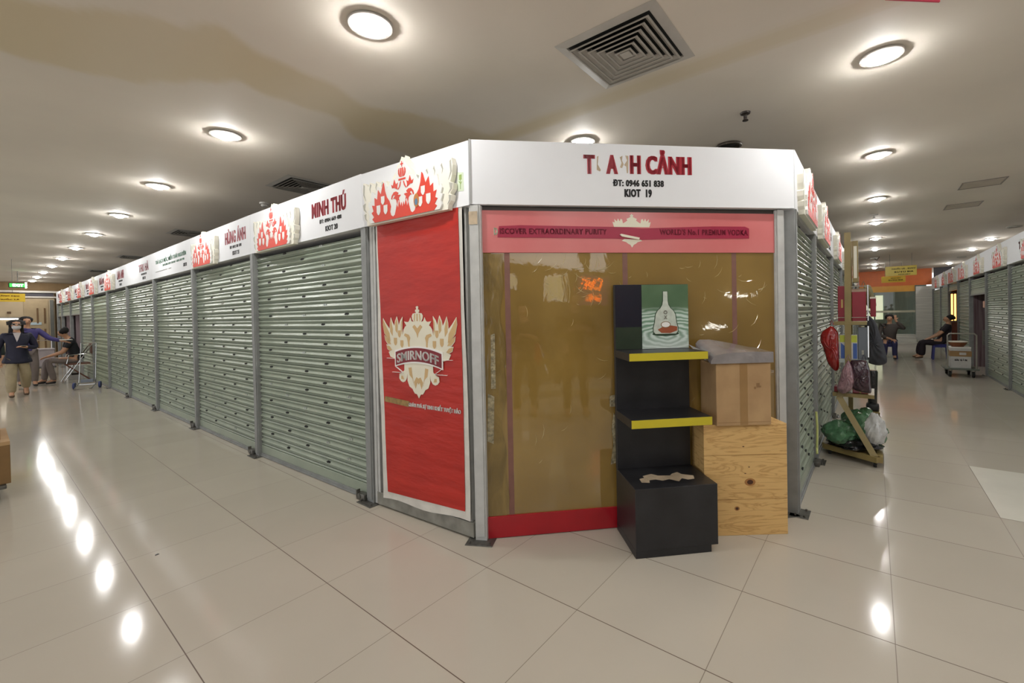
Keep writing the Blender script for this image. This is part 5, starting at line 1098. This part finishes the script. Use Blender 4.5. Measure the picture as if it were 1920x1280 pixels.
person('woman in black with hair in a bun, leaning back on a stool, right corridor', (14.1, -3.20, 0), PI, Jf, dkp, dkp, shoe1, bun=True, sleeve='short', skirt=True, s=.95)
# hand cart with cartons
hcart = empty('hand_cart', (10.55, -3.14, 0), -PI/2, 'grey hand cart with a tubular handle, loaded with white cartons, right corridor', 'hand cart')
obj('deck', MB().box(-.25, .25, -.34, .34, .145, .175, bev=.008), pmat('green_grey_metal', (104, 110, 100), .5), hcart)
for x, y in ((-.17, -.27), (.17, -.27), (-.17, .27), (.17, .27)):
    c_ = obj('caster', MB().tube([(x-.018, y, .058), (x+.018, y, .058)], .058, 16), rubber, hcart, True); obj('fork', MB().box(x-.03, x-.022, y-.02, y+.02, .05, .145).box(x+.022, x+.03, y-.02, y+.02, .05, .145), steel, c_)
obj('handle', MB().tube([(-.21, -.31, .175), (-.21, -.33, .84), (-.18, -.335, .875), (.18, -.335, .875), (.21, -.33, .84), (.21, -.31, .175)], .014, 10), pmat('pale_grey_tube', (170, 166, 156), .35, .4), hcart, True)
GC = 'cartons on the hand cart'
def cc(name, label, x0, x1, y0, y1, z0, z1, m, extra): return thingbox(name, label, 'box', x0, x1, y0, y1, z0, z1, m, group=GC, extra=extra)
cc('carton', 'white carton printed with dark letters, lowest on the hand cart', 10.28, 10.62, -2.98, -3.28, .177, .41, cartonp, lambda r, a, b_, h: (text('lettering', 'SÀI GÒN', -.09, .09, h*.62, h*.82, 0, blackt, (lambda e_: e_)(obj('label_panel', MB().box(-.1, .1, -.001, 0, h*.55, h*.88), cartonp, r, loc=(-a-.001, 0, 0), rz=-PI/2)), bold=.06)))
cc('carton', 'tan carton with a pale label, middle of the hand cart\'s stack', 10.28, 10.62, -2.97, -3.29, .412, .52, tapec, lambda r, a, b_, h: obj('pale_label', MB().box(-a-.001, -a, -.08, .02, .03, .08), cartonp, r))
cc('carton', 'flat white carton, upper one on the hand cart', 10.28, 10.62, -2.98, -3.28, .522, .60, cartonp, lambda r, a, b_, h: obj('lid', MB().box(-a-.002, a+.002, -b_-.002, b_+.002, h-.02, h+.001), whitep, r))
o = empty('basket', (10.42, -3.10, .603), 0, 'reddish brown basket with a pale rim on top of the hand cart', 'basket'); obj('bowl', MB().lathe([(.09, 0), (.13, .05), (.15, .10), (.145, .10), (.12, .05), (.02, .012)], n=22), pmat('brown_basket', (138, 82, 48), .7), o, True); obj('rim', MB().tube([(.148*math.cos(t), .148*math.sin(t), .10) for t in [2*PI*k/20 for k in range(21)]], .010, 8), cream, o, True)

# ------------------------------------------------------------------ the street behind the viewer (mirrored in the glazed front)
st_ = empty('street_front', (-4.5, -4.5, 0), RAD(135), 'old grey shop building across the street behind the viewer', 'building')
grime = pmat('grey_rendered_wall', (112, 104, 90), .8, var=.2, vscale=3); paleg = pmat('pale_board_added_glow', (196, 192, 186), .5, emit=(210, 206, 200), es=1.5, var=.2, vscale=3)  # glow added so the awning and frames show brighter in the glass
obj('wall', MB().box(-9., 1.8, 0, .1, 0, 4.6), grime, st_)
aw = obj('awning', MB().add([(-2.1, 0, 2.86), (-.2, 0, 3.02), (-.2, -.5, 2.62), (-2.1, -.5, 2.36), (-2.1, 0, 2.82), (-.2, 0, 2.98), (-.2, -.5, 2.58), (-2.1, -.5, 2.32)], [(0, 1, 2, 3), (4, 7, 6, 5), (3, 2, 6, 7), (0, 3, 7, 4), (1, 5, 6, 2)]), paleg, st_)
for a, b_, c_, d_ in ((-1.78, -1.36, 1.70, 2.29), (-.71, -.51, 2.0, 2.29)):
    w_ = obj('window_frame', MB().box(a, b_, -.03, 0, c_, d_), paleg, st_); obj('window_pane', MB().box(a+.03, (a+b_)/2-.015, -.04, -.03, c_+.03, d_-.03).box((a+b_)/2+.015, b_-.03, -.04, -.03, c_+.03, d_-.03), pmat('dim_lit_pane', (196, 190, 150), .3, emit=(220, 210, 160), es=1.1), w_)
sgn = obj('shop_sign', MB().box(-2.75, -2.1, -.08, -.02, 1.6, 2.22), pmat('violet_sign', (126, 70, 106), .5, emit=(120, 60, 100), es=.4), st_)
for a_, b_, z_ in ((-6.1, -5.55, 1.74), (-5.5, -5.0, 1.02), (-7.2, -6.9, 1.9)): obj('tube_lamp', MB().box(a_, b_, -.16, -.10, z_, z_+.06), pmat('street_tube_glow', (255, 255, 250), .5, emit=(255, 252, 240), es=9.), st_)
obj('pavement_kerb', MB().box(-3.2, 1.2, -2.2, -1.2, 0, .12), pmat('pale_kerb', (176, 170, 150), .7), st_)
neon = pmat('orange_neon', (255, 150, 40), .5, emit=(255, 140, 30), es=3.)
text('lettering', 'CAFE', -2.6, -2.2, 1.95, 2.15, -.08, neon, sgn, bold=.01); text('lettering', 'HÀN', -2.6, -2.3, 1.7, 1.88, -.08, neon, sgn, bold=.01)
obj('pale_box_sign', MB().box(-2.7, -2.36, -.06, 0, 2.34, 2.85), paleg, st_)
obj('counter', MB().box(-1.1, -.45, -.6, -.1, .0, .98), pmat('glass_counter', (150, 146, 136), .3), st_)
obj('counter_light', MB().box(-1.1, -.45, -.6, -.56, 1.02, 1.06), pmat('white_tube_light', (255, 255, 250), .5, emit=(255, 255, 245), es=3.), st_)
o = empty('motorbike', (-3.2, -4.0, 0), RAD(-40), 'parked motorbike behind the viewer, seen only as a reflection', 'motorbike')
for x in (-.6, .6): obj('wheel', MB().add([((x+(.25+.045*math.cos(b_))*math.cos(a)), .045*math.sin(b_), .3+(.25+.045*math.cos(b_))*math.sin(a)) for a in [2*PI*i/20 for i in range(20)] for b_ in [2*PI*j/8 for j in range(8)]], [((i*8+j), (i*8+(j+1) % 8), (((i+1) % 20)*8+(j+1) % 8), (((i+1) % 20)*8+j)) for i in range(20) for j in range(8)]), rubber, o, True)
obj('frame', MB().tube([(-.6, 0, .3), (-.2, 0, .38), (.2, 0, .4), (.5, 0, .85), (.6, 0, .3)], .025, 8).box(-.2, .15, -.1, .1, .28, .5, bev=.04), chrome, o, True); obj('seat', MB().box(-.6, .05, -.1, .1, .72, .82, bev=.04), blackt, o, True); obj('fairing', MB().box(.3, .5, -.13, .13, .5, .9, bev=.06), redband, o, True); obj('handlebar', MB().tube([(.42, -.32, .98), (.5, 0, .93), (.42, .32, .98)], .014, 8), chrome, o, True)
Jst = dict(pelvis=(0, 0, .92), chest=(0, -.01, 1.27), neck=(0, -.01, 1.47), head=(0, -.02, 1.61), shl=(.19, 0, 1.37), ell=(.27, -.06, 1.10), wrl=(.12, -.26, 1.2), shr=(-.19, 0, 1.37), elr=(-.27, -.06, 1.1), wrr=(-.12, -.26, 1.2), hil=(.1, 0, .88), knl=(.12, -.02, .49), anl=(.13, 0, .085), hir=(-.1, 0, .88), knr=(-.12, -.02, .49), anr=(-.13, 0, .085))
person('bystander in dark clothes behind the viewer, seen only as a dark reflection', (-1.12, -2.90, 0), RAD(135), Jst, blk, dkp, shoe2)
person('shorter bystander in dark clothes behind the viewer, seen only as a dark reflection', (-1.72, -2.52, -.0), RAD(135), {k: tuple(c*.92 for c in v) for k, v in Jst.items()}, navyc, dkp, shoe2)

obj('round_sticker', MB().prism([(.16+.030*math.cos(t), .085+.045*math.sin(t)) for t in [2*PI*k/20 for k in range(20)]], -.0572, -.0565), pmat('ochre_sticker', (190, 120, 52), .5), EMB)
obj('sticker_blue', MB().prism([(.158+.017*math.cos(t), .075+.022*math.sin(t)) for t in [2*PI*k/16 for k in range(16)]], -.0578, -.0572), pmat('blue_sticker_print', (84, 122, 150), .5), EMB)
